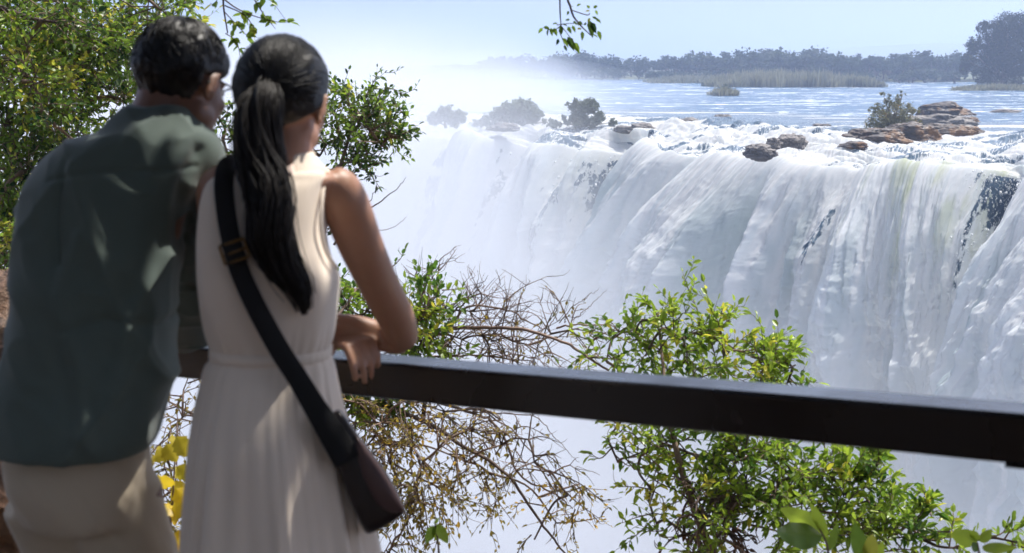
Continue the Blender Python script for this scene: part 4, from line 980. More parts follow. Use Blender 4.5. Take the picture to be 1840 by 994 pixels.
# left arm: hidden behind the back, forearm lies on the rail and the hand hangs over its near edge
B.add(*pxtube([(420,335,2.73,.045),(398,345,2.74,.048),(398,400,2.86,.045),(405,480,3.02,.042),(420,570,3.22,.040),(428,596,3.28,.036)], 26, 22))
B.add(*pxtube([(428,596,3.28,.036),(470,600,3.27,.036),(530,602,3.23,.030),(580,604,3.19,.024),(604,606,3.17,.022)], 22, 22))
wr = P(603, 602, 3.20); kn = P(648, 620, 3.125)
hand(B, wr, kn, (0, -.15, 1.0), (.95, .40, .25), s=1.05, thumb_side=1, lens=(.076,.086,.080,.064), spread=.0215)
# legs under the skirt
for sx, px in ((-1, 430), (1, 540)):
    h_ = P(px, 830, 2.69); fx = h_[0]*.9+wm.x*.1; k_ = np.array([fx, h_[1]+.03, .46]); a_ = np.array([fx, h_[1]+.0, .075])
    q = smooth_pts([list(h_)+[.078], list((h_+k_)/2)+[.066], list(k_)+[.050], list(k_*.6+a_*.4+np.array([0,-.015,0]))+[.050], list(a_)+[.033]], 30); B.add(*tube(q[:, :3], q[:, 3], 20))
    V, F = ellipsoid((a_[0], a_[1]+.07, .035), (.042, .115, .032)); B.add(V, F)
me = remesh(B, 'person', .0052, 5, M_skin_w)
woman = bpy.data.objects.new('person', me); COL.objects.link(woman); me.transform(Matrix.Translation(-wm)); woman.location = wm
tag(woman, 'woman with a long dark ponytail and sleeveless cream dress leaning on the rail', 'person', 'couple looking at the falls')
eyes(MW, SW, woman)
# dress: bodice and pleated skirt as one cloth
def foldmod(k, amp, ph, seed):
    return lambda th: 1 + amp*(np.sin(th*k+ph+1.3*np.sin(th*3+ph))*.6 + (fbm(np.cos(th)*3+seed, np.sin(th)*3, ph*0.15, seed, 3)-.5)*1.2)
bod = ring_interp([(302,412,574,2.735,.058),(308,398,588,2.73,.070),(318,384,592,2.73,.080),(335,372,586,2.725,.092),(370,364,582,2.72,.104),(420,360,583,2.715,.112),(465,360,592,2.71,.116),(500,361,608,2.71,.118),(540,365,606,2.71,.114),(575,371,601,2.71,.106),(605,378,596,2.71,.098),(628,383,590,2.71,.092),(638,382,592,2.71,.092)], 70)
sk = ring_interp([(639,384,594,2.71,.094),(656,370,600,2.71,.106),(690,362,606,2.71,.125),(745,350,618,2.705,.145),(800,343,634,2.70,.16),(870,338,648,2.70,.172),(940,334,662,2.70,.18),(1000,331,674,2.70,.188),(1150,318,694,2.70,.20),(1400,304,712,2.70,.215),(1560,298,720,2.70,.22)], 90)
NR = 200
Rg = []
for i, r_ in enumerate(bod):
    y = r_[0]; am = .010+.020*sst(560, 650, y)
    def bm_(th, y=y, am=am):
        back = sst(.1, .9, -np.sin(th))
        blouse = .020*sst(520, 600, y)*(1-sst(600, 640, y))*(1+np.sin(th*9+2))
        return 1 + am*(fbm(np.cos(th)*2.6+4, np.sin(th)*2.6, y*.006, 61, 4)-.5)*2.2 + sst(560, 645, y)*.016*np.sin(th*34+2*np.sin(th*5)) + blouse
    Rg.append(pr(*r_, e=2.3+1.0*(1-sst(500,620,y)), n=NR, mod=bm_))
for r_ in sk:
    y = r_[0]; g = sst(656, 900, y); am = .022+.055*g
    def sm_(th, y=y, am=am, g=g):
        w1 = np.sin(th*13+2.6*np.sin(th*3+1)+1.2*np.sin(th*7+y*.004)+.5*math.sin(y*.008)); w2 = np.sin(th*37+3*np.sin(th*5))
        return 1 + am*(.55*w1*(.4+.6*g) + .35*w2*(1-g*.7)) + .05*g*(fbm(np.cos(th)*2+7, np.sin(th)*2, y*.003, 63, 3)-.5)*2
    Rg.append(pr(*r_, n=NR, mod=sm_))
V, F = rings(Rg, cap=False)
me = new_mesh('dress', V, F, True, M_dress)
dress_me = apply_mods(me, [('SOLIDIFY', dict(thickness=.003, offset=-1)), ('SMOOTH', dict(factor=.4, iterations=2))], 'dress')
dress = me_child('dress', dress_me, woman)
# shoulder yoke over both shoulders, waistband, collar
Y_ = MB()
V, F = pxtube([(470,300,2.72,.030),(530,296,2.725,.030),(572,306,2.73,.026),(588,318,2.735,.022)], 16, 16, .55); Y_.add(V, F)
V, F = pxtube([(500,298,2.72,.030),(440,300,2.725,.030),(405,312,2.73,.026),(388,326,2.735,.022)], 16, 16, .55); Y_.add(V, F)
Y_.add(*rings([pr(y, 512-w_, 512+w_, 2.742, b_, n=40) for y, w_, b_ in ((272, 52, .054), (284, 55, .058), (296, 66, .066), (308, 84, .075))]))
me_child('collar', remesh(Y_, 'collar', .006, 3, M_dress), woman)
V, F = rings([pr(y, 381-o_, 593+o_, 2.71, .094+.002*o_, n=120, mod=lambda th: 1+.006*np.sin(th*40)) for y, o_ in ((622, 1), (626, 3), (638, 3), (642, 1))], cap=False)
to_child('waistband', V, F, M_dress, woman)
V, F = pxtube([(590,308,2.725,.0035),(582,335,2.69,.0035),(578,370,2.66,.0035),(577,410,2.65,.0035),(586,452,2.655,.0035),(606,482,2.67,.0035)], 30, 8)
to_child('piping', V, F, M_dress, woman)
# hair
def line_w(v): return np.maximum(v[:, 2]-np.where(v[:, 1] > 0.0, .035+.55*np.maximum(v[:, 1]-.04, 0), -.035-.55*np.minimum(v[:, 1], 0)*1.0+.0), -1) + np.where((v[:, 1] < .02) & (v[:, 1] > -.035), -.0, 0)
cap_v, cap_f = hair_cap(MW, .088, .108, .100, (0, -.014, .030), lambda v: v[:, 2]-np.where(v[:, 1] > -.02, -.010+.9*np.maximum(v[:, 1]-.01, 0), -.010+.75*(v[:, 1]+.02)), (26, 3), .0022, 3)
hair = to_child('hair', cap_v, cap_f, M_hair, woman)
def strands(M, rx, ry, rz, c_, starts, path, r_, mat, parent, seed):
    hr = np.random.default_rng(seed); W = MB()
    for s_ in starts:
        D = unit(path(s_, hr)); rad = 1.0+hr.uniform(-.004, .013)
        v = D*np.array([rx, ry, rz])*rad + np.array(c_); v = v + D*(hr.normal()*.001)
        W.add(*tube(xf(M, v), np.linspace(r_, r_*.5, len(v))*hr.uniform(.6, 1.3), 4), hr.random())
    o = obj('strands', W.mesh('strands', mat)); o.parent = parent; o.location = -parent.parent.location; return o
tl = unit(np.linalg.inv(np.array(MW)[:3, :3]) @ (P(482,160,2.655)-P(502,190,2.75)) / np.array([.088,.108,.100]) - np.array([0, -.014, .030])/np.array([.088,.108,.100]))
def wpath(s_, hr):
    a, el = s_; st_ = unit(np.array([math.sin(a), math.cos(a), el])); u = np.linspace(0, 1, 16)[:, None]
    bow = np.array([0, 0, 1.0])*.35*np.sin(u*math.pi)*max(0, math.cos(a)); e_ = tl + hr.normal(size=3)*.05
    return st_*(1-u) + e_*u + bow + np.cumsum(hr.normal(size=(16, 3))*.004, 0)
hs_ = np.random.default_rng(8); st_ = []
for k in range(620):
    a = hs_.uniform(0, 6.28); el = (.25+.55*max(0, math.cos(a))) if math.cos(a) > -.1 else (-.45 if math.cos(a) < -.5 else -.25); st_.append((a, el+hs_.normal()*.06+abs(hs_.normal())*.25))
strands(MW, .088, .108, .100, (0, -.014, .030), st_, wpath, .0013, M_hair, hair, 9)
PT = np.array([list(P(*p_[:3]))+[p_[3]] for p_ in [(482,158,2.655,.017),(472,174,2.625,.026),(464,205,2.605,.030),(462,250,2.60,.034),(472,305,2.60,.039),(484,365,2.585,.043),(485,425,2.575,.040),(506,475,2.575,.031),(534,520,2.58,.022),(548,565,2.59,.008)]])
PTs = smooth_pts(PT, 40); Tt, Nt, Bt = frames(PTs[:, :3])
W = MB(); hr = np.random.default_rng(3)
V, F = tube(PTs[:, :3], PTs[:, 3]*.72, 20); W.add(V, F)
for k in range(850):
    a = hr.random()*6.28; rr = hr.uniform(.62, 1.06) if hr.random() < .93 else hr.uniform(1.05, 1.35); end = int(hr.uniform(24, 40)); tw = hr.normal()*.5
    if hr.random() < .3: a = math.pi*1.5+hr.normal()*.6
    th = a+tw*np.linspace(0, 1, 40)+.45*np.sin(np.linspace(0, 7, 40)+hr.random()*2); rr = rr*(1+.16*np.sin(np.linspace(0, 9, 40)+a*2))[:, None]
    q = PTs[:, :3] + PTs[:, 3:4]*rr*(np.cos(th)[:, None]*Nt + np.sin(th)[:, None]*Bt); q = q[:end:2]
    q = q + np.cumsum(hr.normal(size=q.shape)*.0007, 0)
    W.add(*tube(q, np.linspace(.0020, .0008, len(q))*hr.uniform(.6, 1.2), 4), hr.random())
pony = obj('ponytail', W.mesh('ponytail', M_hair2)); pony.parent = hair; pony.location = -wm
V, F = tube(smooth_pts([list(P(482+24*math.cos(a)*.9, 162+14*math.sin(a), 2.655-.012*math.sin(a))) for a in np.linspace(0, 6.28, 12)], 30), .009, 10)
tie = obj('hair_band', new_mesh('hair_band', V-np.array(wm), F, True, M_strap)); tie.parent = hair

# ------------------------------------------------------------------ shoulder bag on its strap
bagc = P(655, 860, 2.60); bl_ = Vector([float(c_) for c_ in bagc])
bag = empty('shoulder_bag', bl_, label='dark brown leather bag hanging on a wide black strap behind the woman', cat='bag')
def ribbon(pts, w_, th_, m=60):
    """flat band through (px,py,depth) facing the camera"""
    q = smooth_pts([list(P(*p_)) for p_ in pts], m); T_ = unit(np.gradient(q, axis=0)); vw = unit(q-np.array([0, 0, CAMZ])); sd = unit(np.cross(T_, vw)); nn = np.cross(sd, T_)
    w_ = np.interp(np.linspace(0, 1, m), np.linspace(0, 1, len(w_)), w_) if not np.isscalar(w_) else np.full(m, w_)
    Rg = [[q[i]+sd[i]*w_[i]*.5*a+nn[i]*th_*.5*b for a, b in ((-1,-.6),(-.96,-1),(.96,-1),(1,-.6),(1,.6),(.96,1),(-.96,1),(-1,.6))] for i in range(m)]
    return rings(Rg)
V, F = ribbon([(424,292,2.70),(408,300,2.645),(402,330,2.612),(406,380,2.592),(416,435,2.585),(432,490,2.580),(462,555,2.575),(500,625,2.575),(535,680,2.570),(568,735,2.560),(600,785,2.555),(625,830,2.555)], [.034,.036,.036,.036,.036,.036,.037,.038,.038,.042,.05,.05], .003)
strap = obj('strap', new_mesh('strap', V-np.array(bl_), F, True, M_strap)); strap.parent = bag
# buckle: frame, bar
def sq(cx, cy, w_, h, ang, d, r_):
    pts = []
    for a, b in ((-1,-1),(1,-1),(1,1),(-1,1),(-1,-1)):
        x, y = a*w_/2, b*h/2; pts.append(list(P(cx+x*math.cos(ang)-y*math.sin(ang), cy+x*math.sin(ang)+y*math.cos(ang), d)))
    out = []
    for i in range(4):
        for u in np.linspace(0, 1, 8, endpoint=False): out.append(np.array(pts[i])*(1-u)+np.array(pts[i+1])*u)
    out.append(out[0]); return tube(out, r_, 8)
bk = MB(); bk.add(*sq(421, 452, 46, 34, -.32, 2.572, .0028)); V, F = pxtube([(398,462,2.572,.0022),(444,444,2.572,.0022)], 4, 8); bk.add(V, F)
o = obj('buckle', bk.mesh('buckle', M_brass)); o.parent = strap; o.location = -bl_
bk = MB(); bk.add(*ribbon([(414,432,2.574),(428,474,2.574)], .037, .004, 6)); o = obj('strap_loop', bk.mesh('strap_loop', M_strap)); o.parent = strap; o.location = -bl_
# pouch: outline seen from behind, 7 cm deep
pol = np.array([(596,742),(612,738),(640,775),(668,812),(700,856),(727,912),(722,926),(700,942),(668,958),(655,955),(640,925),(622,880),(606,830),(592,780)], float)
cen = pol.mean(0); out = smooth_pts(np.vstack([pol, pol[:1]]), 61)[:-1]
Rg = []
for off, sc_ in ((-.036,.05),(-.036,.80),(-.034,.90),(-.028,.965),(-.018,.995),(0,1.0),(.018,.995),(.028,.965),(.034,.9),(.036,.05)):
    Rg.append([P(*(cen+(p_-cen)*sc_), 2.60+off) for p_ in out])
V, F = rings(Rg); me = new_mesh('pouch', V-np.array(bl_), F, True, M_leather); o = obj('pouch', me); o.parent = bag
# flap over the upper right side, sunlight put into its lighter leather
fl = np.array([(640,782),(664,812),(696,858),(724,910),(716,922),(690,916),(668,890),(650,850),(642,815)], float); c2 = fl.mean(0); o2 = smooth_pts(np.vstack([fl, fl[:1]]), 41)[:-1]
V, F = rings([[P(*(c2+(p_-c2)*s_), 2.555+q_) for p_ in o2] for q_, s_ in ((0,.05),(0,.9),(.003,.98),(.008,1.0),(.016,.99))])
M_flap = leatherm('lit_leather', (0.07, 0.038, 0.036), (0.11, 0.062, 0.058), .4)
o = obj('flap', new_mesh('flap', V-np.array(bl_), F, True, M_flap)); o.parent = bag
V, F = rings([[P(*(np.array([612+14*math.cos(a)*1.0+8*math.sin(a), 762+30*math.sin(a)])), 2.57+q_) for a in np.linspace(0, 6.28, 24, endpoint=False)] for q_ in (0, .02)]); 
V, F = tube(smooth_pts([list(P(676+13*math.cos(a), 828+16*math.sin(a), 2.60)) for a in np.linspace(0, 6.28, 12)], 30), .0028, 8)
o = obj('ring', new_mesh('ring', V-np.array(bl_), F, True, M_brass)); o.parent = bag

# ------------------------------------------------------------------ the man
mm = Vector([float(c_) for c_ in P(160, 800, 2.84)]); mm.z = 0
HM = P(328, 151, 2.90); MM = head_matrix(HM, R(27), R(15), R(-2)); SM = 1.0
B = MB(); head_parts(B, MM, SM)
B.add(*pxtube([(315,150,2.89,.064),(303,185,2.885,.066),(292,212,2.88,.066),(275,240,2.87,.072),(250,280,2.86,.09)], 16))
tor = ring_interp([(240,215,345,2.87,.07),(262,150,352,2.86,.085),(300,110,350,2.86,.095),(360,80,340,2.85,.105),(450,65,315,2.84,.112),(560,60,300,2.83,.108),(680,50,285,2.83,.105),(800,52,258,2.83,.105),(860,48,262,2.83,.110),(915,60,268,2.83,.10)], 34)
B.add(*rings([pr(*r_) for r_ in tor]))
armR = [(318,295,2.87,.046),(335,318,2.90,.046),(338,440,3.13,.040),(345,585,3.46,.044),(340,603,3.54,.038)]
foreR = [(345,598,3.52,.040),(310,600,3.60,.036),(270,600,3.66,.030),(250,600,3.68,.026)]
armL = [(160,330,2.88,.045),(122,355,2.92,.048),(98,450,3.12,.046),(100,600,3.46,.044)]
foreL = [(100,600,3.46,.041),(140,612,3.58,.036),(185,606,3.70,.030),(200,604,3.73,.026)]
for a in (armR, foreR, armL, foreL): B.add(*pxtube(a, 24, 20))
hand(B, P(250,600,3.68), P(226,600,3.72), (0,0,1), (.4,.4,.3), s=1.1); hand(B, P(200,604,3.73), P(222,600,3.70), (0,0,1), (.4,.4,.3), s=1.1, thumb_side=-1)
feet = []
for px, dx, fy in ((105, .02, .08), (215, .0, -.03)):
    h_ = P(px, 880, 2.84); k_ = np.array([h_[0]+dx+.03, h_[1]+fy*.6+.02, .50]); a_ = np.array([h_[0]+dx+.04, h_[1]+fy, .09]); feet.append((h_, k_, a_))
    q = smooth_pts([list(h_)+[.085], list((h_+k_)/2)+[.074], list(k_)+[.056], list(k_*.6+a_*.4+np.array([0,-.015,0]))+[.055], list(a_)+[.036]], 30); B.add(*tube(q[:, :3], q[:, 3], 20))
    B.add(*ellipsoid((a_[0], a_[1]+.07, .04), (.045, .13, .035)))
me = remesh(B, 'person', .0058, 5, M_skin_m)
man = bpy.data.objects.new('person', me); COL.objects.link(man); me.transform(Matrix.Translation(-mm)); man.location = mm
tag(man, 'man with short black hair and loose grey green shirt leaning on the rail', 'person', 'couple looking at the falls')
eyes(MM, SM, man)
cap_v, cap_f = hair_cap(MM, .0865, .107, .098, (0, -.010, .034), lambda v: np.where(v[:, 1] > -.03, v[:, 2]-(.012+.62*np.maximum(v[:, 1]-.03, 0)), v[:, 2]+.052+.35*(v[:, 1]+.09)) , (34, 5), .006, 13)
hairm_ = to_child('hair', cap_v, cap_f, M_hair, man)
def mpath(s_, hr):
    a, el = s_; top = np.array([.15, -.25, 1.0]); st0 = unit(np.array([math.sin(a)*math.cos(el), math.cos(a)*math.cos(el), math.sin(el)]))
    away = unit(st0-unit(top)*np.dot(st0, unit(top))); u = np.linspace(0, 1, 9)[:, None]; sw = np.array([.25, .1, 0])
    return st0 + (away+sw*.9+hr.normal(size=3)*.11)*u*hr.uniform(.25, .5)
st_ = []
while len(st_) < 1100:
    a = hs_.uniform(0, 6.28); el = hs_.uniform(-.75, 1.5); v = np.array([math.sin(a)*math.cos(el)*.088, math.cos(a)*math.cos(el)*.110-.010, math.sin(el)*.102+.034])
    if (v[1] > -.03 and v[2] > .045+.62*max(v[1]-.03, 0)) or (v[1] <= -.03 and v[2] > -.015+.35*(v[1]+.09)): st_.append((a, el))
strands(MM, .0875, .108, .099, (0, -.010, .034), st_, mpath, .0017, M_hair, hairm_, 19)
# glasses
G_ = MB()
def gl(pts, r_): V, F = tube(smooth_pts(pts, 20), r_, 8); G_.add(xf(MM, V*SM), F)
for sx in (1, -1):
    gl([(sx*.074, .095, .004), (sx*.080, .05, .006), (sx*.082, 0, .006), (sx*.080, -.02, -.006)], .0022)
    gl([(sx*(.036+.026*math.cos(a)), .108-.10*abs(.026*math.cos(a))*0-.012*(abs(math.cos(a)) if math.cos(a) > 0 else 0), -.004+.019*math.sin(a)) for a in np.linspace(0, 6.28, 14)], .0020)
gl([(-.010, .112, .004), (0, .114, .007), (.010, .112, .004)], .002)
me_child('glasses', G_.mesh('glasses', M_black), man)
# shirt
B = MB()
sh = ring_interp([(196,222,334,2.875,.070),(212,204,344,2.87,.085),(232,186,352,2.865,.100),(258,128,362,2.86,.115),(288,80,374,2.855,.124),(330,52,366,2.85,.132),(390,46,338,2.845,.138),(470,38,326,2.84,.142),(560,27,322,2.835,.145),(640,14,314,2.83,.148),(720,5,300,2.825,.152),(770,0,288,2.82,.155),(792,0,278,2.82,.156),(799,1,272,2.82,.155)], 60)
B.add(*rings([pr(*r_, e=2.5, n=96) for r_ in sh]))
B.add(*pxtube([(300,290,2.86,.075),(330,305,2.87,.078),(337,360,2.96,.072),(338,440,3.10,.066),(344,540,3.32,.062),(350,590,3.46,.058)], 30, 26))
B.add(*pxtube([(350,588,3.46,.058),(320,598,3.58,.050),(280,600,3.65,.044)], 14, 22))
B.add(*pxtube([(150,315,2.87,.060),(118,345,2.90,.066),(96,400,3.0,.068),(88,450,3.12,.064),(98,590,3.44,.058)], 30, 26))
B.add(*pxtube([(98,590,3.44,.058),(130,606,3.56,.050),(165,608,3.66,.044)], 14, 22))
me = remesh(B, 'shirt', .0055, 8, M_shirt)
V = mesh_co(me); N_ = mesh_no(me)
x_, y_, z_ = V[:, 0], V[:, 1], V[:, 2]
wx = x_ + .03*(fbm(x_*4, z_*3, y_*4, 400, 2)-.5)
def ridge(v, p_=3.0): return (1-np.abs(2*v-1))**p_
f1 = ridge(vnoise(wx*9+z_*3.5, y_*4, z_*1.6, 401))          # long folds falling from the right shoulder
f2 = ridge(vnoise(wx*7-z_*5.0+3, y_*5, z_*3.0, 405))        # drag lines towards the armpit
f3 = ridge(vnoise(x_*15+z_*9, y_*14, z_*11, 409), 2.0)
low = sst(1.15, .95, z_)
V = V + N_*((f1-.3)*.020*(.6+.6*low) + (f2-.3)*.016 + (f3-.3)*.006)[:, None]*sst(.86, 1.0, z_)[:, None]
def groove(pts, wd, dp):
    global V
    q = smooth_pts([list(P(*p_)) for p_ in pts], 60); d2 = np.full(len(V), 9.0)
    for p_ in q: d2 = np.minimum(d2, (V[:, 0]-p_[0])**2+(V[:, 2]-p_[2])**2)
    V = V - N_*(dp*np.exp(-d2/wd**2)*(V[:, 1] < 3.1) )[:, None]
groove([(358,268,2.80),(338,310,2.78),(318,360,2.74),(306,420,2.72),(300,480,2.72)], .010, .009)
groove([(120,285,2.74),(108,330,2.72),(104,400,2.72),(112,470,2.72)], .009, .009)
groove([(92,322,2.74),(150,312,2.72),(220,308,2.72),(300,306,2.74),(345,300,2.76)], .0045, .006)
groove([(150,420,2.72),(120,520,2.72),(140,640,2.70),(170,800,2.70)], .014, -.010)
groove([(290,470,2.72),(240,560,2.70),(200,700,2.70)], .016, -.009)
groove([(300,590,2.72),(200,575,2.70),(120,590,2.70)], .010, .008)
set_co(me, V); me = apply_mods(me, [('SMOOTH', dict(factor=.5, iterations=1))], 'shirt')
shirt = me_child('shirt', me, man)
# stand-up collar, yoke seam, shirt tail at the side
C_ = MB()
cp_ = lambda y, xl, xr, b_, zt=0: pr(y, xl, xr, 2.885, b_, n=48, zt=zt)
Rg = [cp_(226,208,350,.082,.0), cp_(206,224,344,.079,.004), cp_(188,238,337,.076,.008), cp_(182,241,335,.0755,.009), cp_(184,238,339,.079,.009), cp_(196,228,345,.084,.006), cp_(218,208,354,.091,.0)]
V, F = rings(Rg, cap=False); o = obj('collar', new_mesh('collar', V-np.array(mm), F, True, M_shirt)); o.parent = shirt
V, F = pxtube([(292,800,2.80,.012),(280,840,2.74,.020),(268,862,2.74,.014)], 14, 12, .4)
# trousers
B = MB()
tr_ = ring_interp([(775,20,264,2.83,.122),(820,9,268,2.83,.132),(870,14,270,2.83,.136),(905,34,268,2.83,.130),(930,50,265,2.83,.12)], 16)
B.add(*rings([pr(*r_, n=64) for r_ in tr_]))
for (h_, k_, a_), px in zip(feet, (105, 215)):
    q = smooth_pts([list(P(px+(-22 if px < 150 else -16), 880, 2.84))+[.098], list((h_+k_)/2*1.0)+[.098], list(k_)+[.086], list(k_*.5+a_*.5)+[.078], list(a_+np.array([0,0,-.02]))+[.072]], 40); B.add(*tube(q[:, :3], q[:, 3], 26))
me = remesh(B, 'trousers', .0075, 6, M_trouser); V = mesh_co(me); N_ = mesh_no(me)
V = V+N_*((billow(V[:, 0]*8+V[:, 2]*5, V[:, 1]*6, V[:, 2]*3, 411, 3)-.35)*.022)[:, None]; set_co(me, V)
me_child('trousers', me, man)
for h_, k_, a_ in feet:
    V, F = ellipsoid((a_[0], a_[1]+.07, .042), (.055, .15, .045)); V[:, 2] = np.maximum(V[:, 2], 0.001); to_child('shoe', V, F, M_shoe, man)
for px in (430, 540):
    h_ = P(px, 830, 2.69); V, F = boxv((h_[0]*.9+wm.x*.1, h_[1]+.07, .006), (.045, .125, .006)); to_child('sandal', V, F, M_shoe, woman, False)
# ================================================================== trees over and behind the viewers
rs = np.random.default_rng(21)
TARGETS = [(312,246,2.80,.05),(284,262,2.78,.03),(330,255,2.80,.035),(345,312,2.82,.02),(290,40,2.86,.015),(345,46,2.86,.015),(505,78,2.70,.03),(535,100,2.70,.02),
           (560,312,2.70,.035),(590,318,2.72,.03),(628,345,2.76,.04),(655,400,2.80,.025),(742,575,3.15,.03),(735,560,3.12,.025),(630,580,3.16,.035),(612,520,2.75,.03),(612,570,2.75,.03),(606,610,2.75,.02),
           (700,860,2.56,.035),(712,905,2.56,.025),(612,745,2.56,.025),(296,590,2.80,.015),(292,625,2.80,.018),(265,790,2.74,.025),(268,830,2.74,.02),(228,858,2.72,.012),(205,905,2.72,.014),(640,605,3.16,.02),(480,200,2.56,.025),(520,440,2.52,.02)]
TP = np.array([P(a, b, c_) for a, b, c_, r_ in TARGETS]); TR = np.array([t_[3] for t_ in TARGETS])
def clear_of_rays(C, pad):  # shapes gaps in the crowns so sun reaches chosen spots on the couple
    keep = np.ones(len(C), bool)
    for p_, r_ in zip(TP, TR):
        v = C-p_; s_ = v@sun_dir; dd = np.linalg.norm(v-s_[:, None]*sun_dir, axis=1); keep &= ~((dd < r_+pad) & (s_ > 0))
    return keep
def canopy(name, root, region, n, size, label, zr, mat=M_dleaf, limbs=7):
    (x0, x1), (y0, y1) = region
    C = np.stack([rs.uniform(x0, x1, n), rs.uniform(y0, y1, n), rs.uniform(zr[0], zr[1], n)], -1)
    C = C[clear_of_rays(C, size*.27)]
    N_ = unit(rs.normal(size=(len(C), 3))*.35+np.array([0, 0, 1.0])); V, F = leaf_quads(C, N_, size*(.7+.6*rs.random(len(C))), rs, .7)
    e = empty(name, root, label=label, cat='tree'); inv = -Vector([float(q) for q in root])
    o = obj('crown', new_mesh('crown', V, F, False, mat, {'tint': np.repeat(rs.random(len(C))*.8, 5)})); o.parent = e; o.location = inv
    W = MB(); top = np.array([(x0+x1)/2, (y0+y1)/2, zr[0]+.3]); root = np.asarray(root, float)
    W.add(*tube(smooth_pts([root, root+np.array([.1, .1, zr[0]*.6]), root*.5+top*.5+np.array([0, 0, zr[0]*.25]), top], 20), np.linspace(.16, .05, 20), 10), .3)
    for k in range(limbs):
        q = np.array([rs.uniform(x0, x1), rs.uniform(y0, y1), zr[0]+.4]); st_ = root*.6+top*.4+np.array([0, 0, zr[0]*.3]); W.add(*tube(smooth_pts([st_, (st_+q)/2+rs.normal(size=3)*.15, q], 14), np.linspace(.05, .012, 14), 6), .4)
    return e, W, inv
# the tree whose crown shades the couple and whose twigs dip into the top of the view
e, W, inv = canopy('overhanging_tree', (4.6, 1.6, -.4), ((-1.6, 4.6), (1.6, 5.6)), 10500, .20, 'overhanging tree whose thin leafy twigs hang into the top of the view', (3.3, 4.6))
LC = []; 
def hang(pts, r0, r1): q = smooth_pts([list(P(*p_)) for p_ in pts], 16); W.add(*tube(q, np.linspace(r0, r1, 16), 6), .2); return q
dt = 5.6
hang([(1006,-420,dt),(1005,-200,dt),(1006,0,dt),(1008,46,dt)], .006, .0022); hang([(1060,-420,dt),(1020,-60,dt),(1026,16,dt),(1040,42,dt),(1062,64,dt)], .007, .002); hang([(1026,18,dt),(1054,27,dt),(1060,24,dt)], .0025, .0018)
hang([(1008,46,dt),(995,54,dt),(975,50,dt)], .002, .001); hang([(1008,46,dt),(1022,64,dt),(1034,80,dt)], .002, .001); hang([(1004,54,dt),(1012,74,dt),(1016,86,dt)], .002, .001); hang([(1000,45,dt),(1030,42,dt),(1042,44,dt)], .002, .001)
lv = [(975,50,968,58,1.5),(977,48,987,52,1.3),(985,52,984,62,1.2),(990,50,992,62,1.2),(995,50,1000,62,1.3),(1002,42,994,43,1.3),(1010,43,1018,46,1.3),(1008,46,1008,60,1.6),(1020,48,1026,58,2.2),(1028,46,1033,56,1.5),(1004,70,1000,79,1.5),(1010,68,1020,82,1.7),(1013,82,1018,90,1.7),(1020,66,1030,86,2.0),(1031,76,1040,92,2.0),(1045,52,1038,52,1.4),(1046,56,1046,70,1.4),(1058,36,1064,62,2.2),(1062,40,1070,56,2.0),(1066,62,1072,66,1.6),(1074,55,1079,69,1.4),(1060,15,1056,11,1.4),(1066,15,1073,10,1.5),(1070,18,1073,24,1.3),(1060,20,1054,20,1.1),(1030,12,1026,12,1.2),(1036,11,1042,8,1.2),(1022,20,1020,24,1.5),(1064,30,1074,36,1.3),(1070,34,1079,40,1.4),(1060,32,1058,37,1.3),(1054,42,1051,43,1.1),(1024,36,1019,36,1.1),(1030,38,1034,42,1.2),(1035,43,1045,46,1.1),(1040,38,1042,40,.9)]
C_ = np.array([P(a, b, dt) for a, b, c_, d_, w_ in lv]); D_ = np.array([P(c_, d_, dt+rs.uniform(-.01, .01)) for a, b, c_, d_, w_ in lv])-C_; Ls = np.linalg.norm(D_, axis=1); 
V, F = leaves(C_, D_, np.tile([0.2, -1.0, .35], (len(lv), 1))+rs.normal(size=(len(lv), 3))*.35, np.maximum(Ls*1.15, .022), .52)
hm = MB(); hm.add(V, F, np.repeat(np.clip(rs.normal(.55, .3, len(lv)), 0, 1), 8))
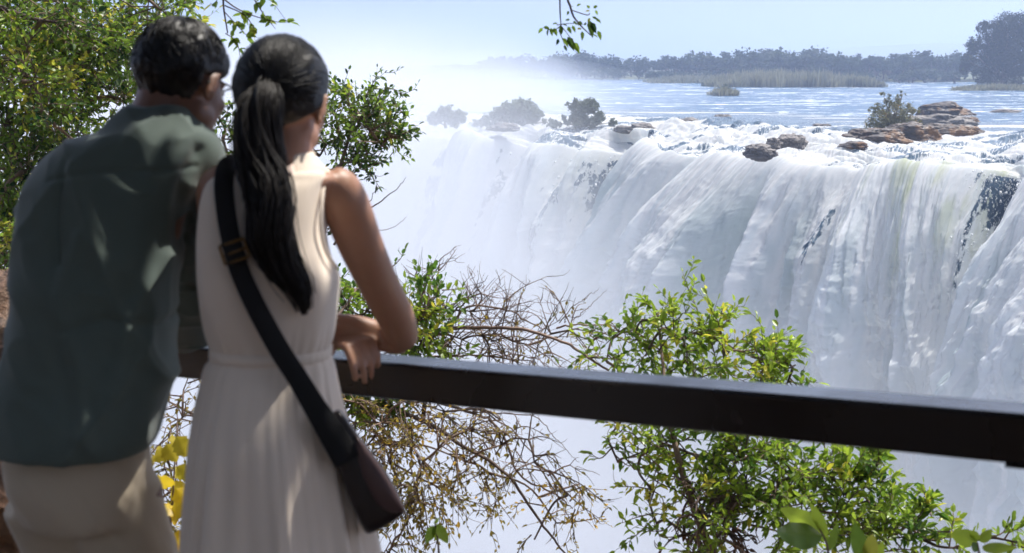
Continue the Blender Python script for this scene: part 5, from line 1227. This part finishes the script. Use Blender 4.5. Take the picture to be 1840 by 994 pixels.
# second spray of twigs between the heads
dt = 6.2; q1 = hang([(430,-300,dt),(408,-60,dt),(401,0,dt),(409,60,dt)], .008, .003); q2 = hang([(404,10,dt),(440,28,dt),(462,60,dt)], .0035, .0015); q3 = hang([(398,-5,dt),(425,15,dt),(460,30,dt),(500,40,dt),(520,40,dt)], .004, .001); q4 = hang([(404,22,dt),(430,50,dt),(450,70,dt)], .0025, .001)
q5 = hang([(440,-30,dt),(470,20,dt),(495,52,dt)], .004, .0012); q6 = hang([(405,60,dt),(425,75,dt),(432,105,dt)], .0025, .001); q7 = hang([(395,-10,dt),(385,8,dt),(378,6,dt)], .002, .001); q8 = hang([(455,-20,dt),(475,-5,dt),(490,5,dt),(515,38,dt)], .002, .001)
for q in (q1, q2, q3, q4, q5, q6, q7, q8):
    for i in range(4, 16):
        if rs.random() < .55: continue
        for j in range(rs.integers(1, 4)):
            d_ = unit(rs.normal(size=3)+np.array([0, 0, -.3])); V, F = leaves(q[i][None], d_[None], rs.normal(size=(1, 3))+np.array([[0, -1, .2]]), np.array([rs.uniform(.03, .05)]), .5); hm.add(V, F, rs.uniform(.4, 1))
o = obj('branches', W.mesh('branches', M_twig)); o.parent = e; o.location = inv
o = obj('hanging_leaves', hm.mesh('hanging_leaves', M_l_green, False)); o.parent = e; o.location = inv
# unseen trees added around the viewpoint to keep the back light off the couple
for k, (nm, root, reg, zr) in enumerate([('added_shade_tree', (-4.5, -2, -.4), ((-7, -1.8), (-3.5, 3.2)), (2.6, 5.5)), ('added_shade_tree', (1.0, -3.5, -.4), ((-3, 5), (-5.5, 1.8)), (2.8, 6.0)), ('added_shade_tree', (-2.5, -6, -.4), ((-7, 7), (-8, -4)), (0, 6))]):
    e, W, inv = canopy(nm, root, reg, (2600, 1500, 3400)[k], .34, ('unseen tree added over the left of the boardwalk to hold back light', 'unseen tree added right behind the viewpoint to hold back light', 'thick unseen tree added further behind the viewpoint to hold back light')[k], zr)
    o = obj('branches', W.mesh('branches', M_bark)); o.parent = e; o.location = inv
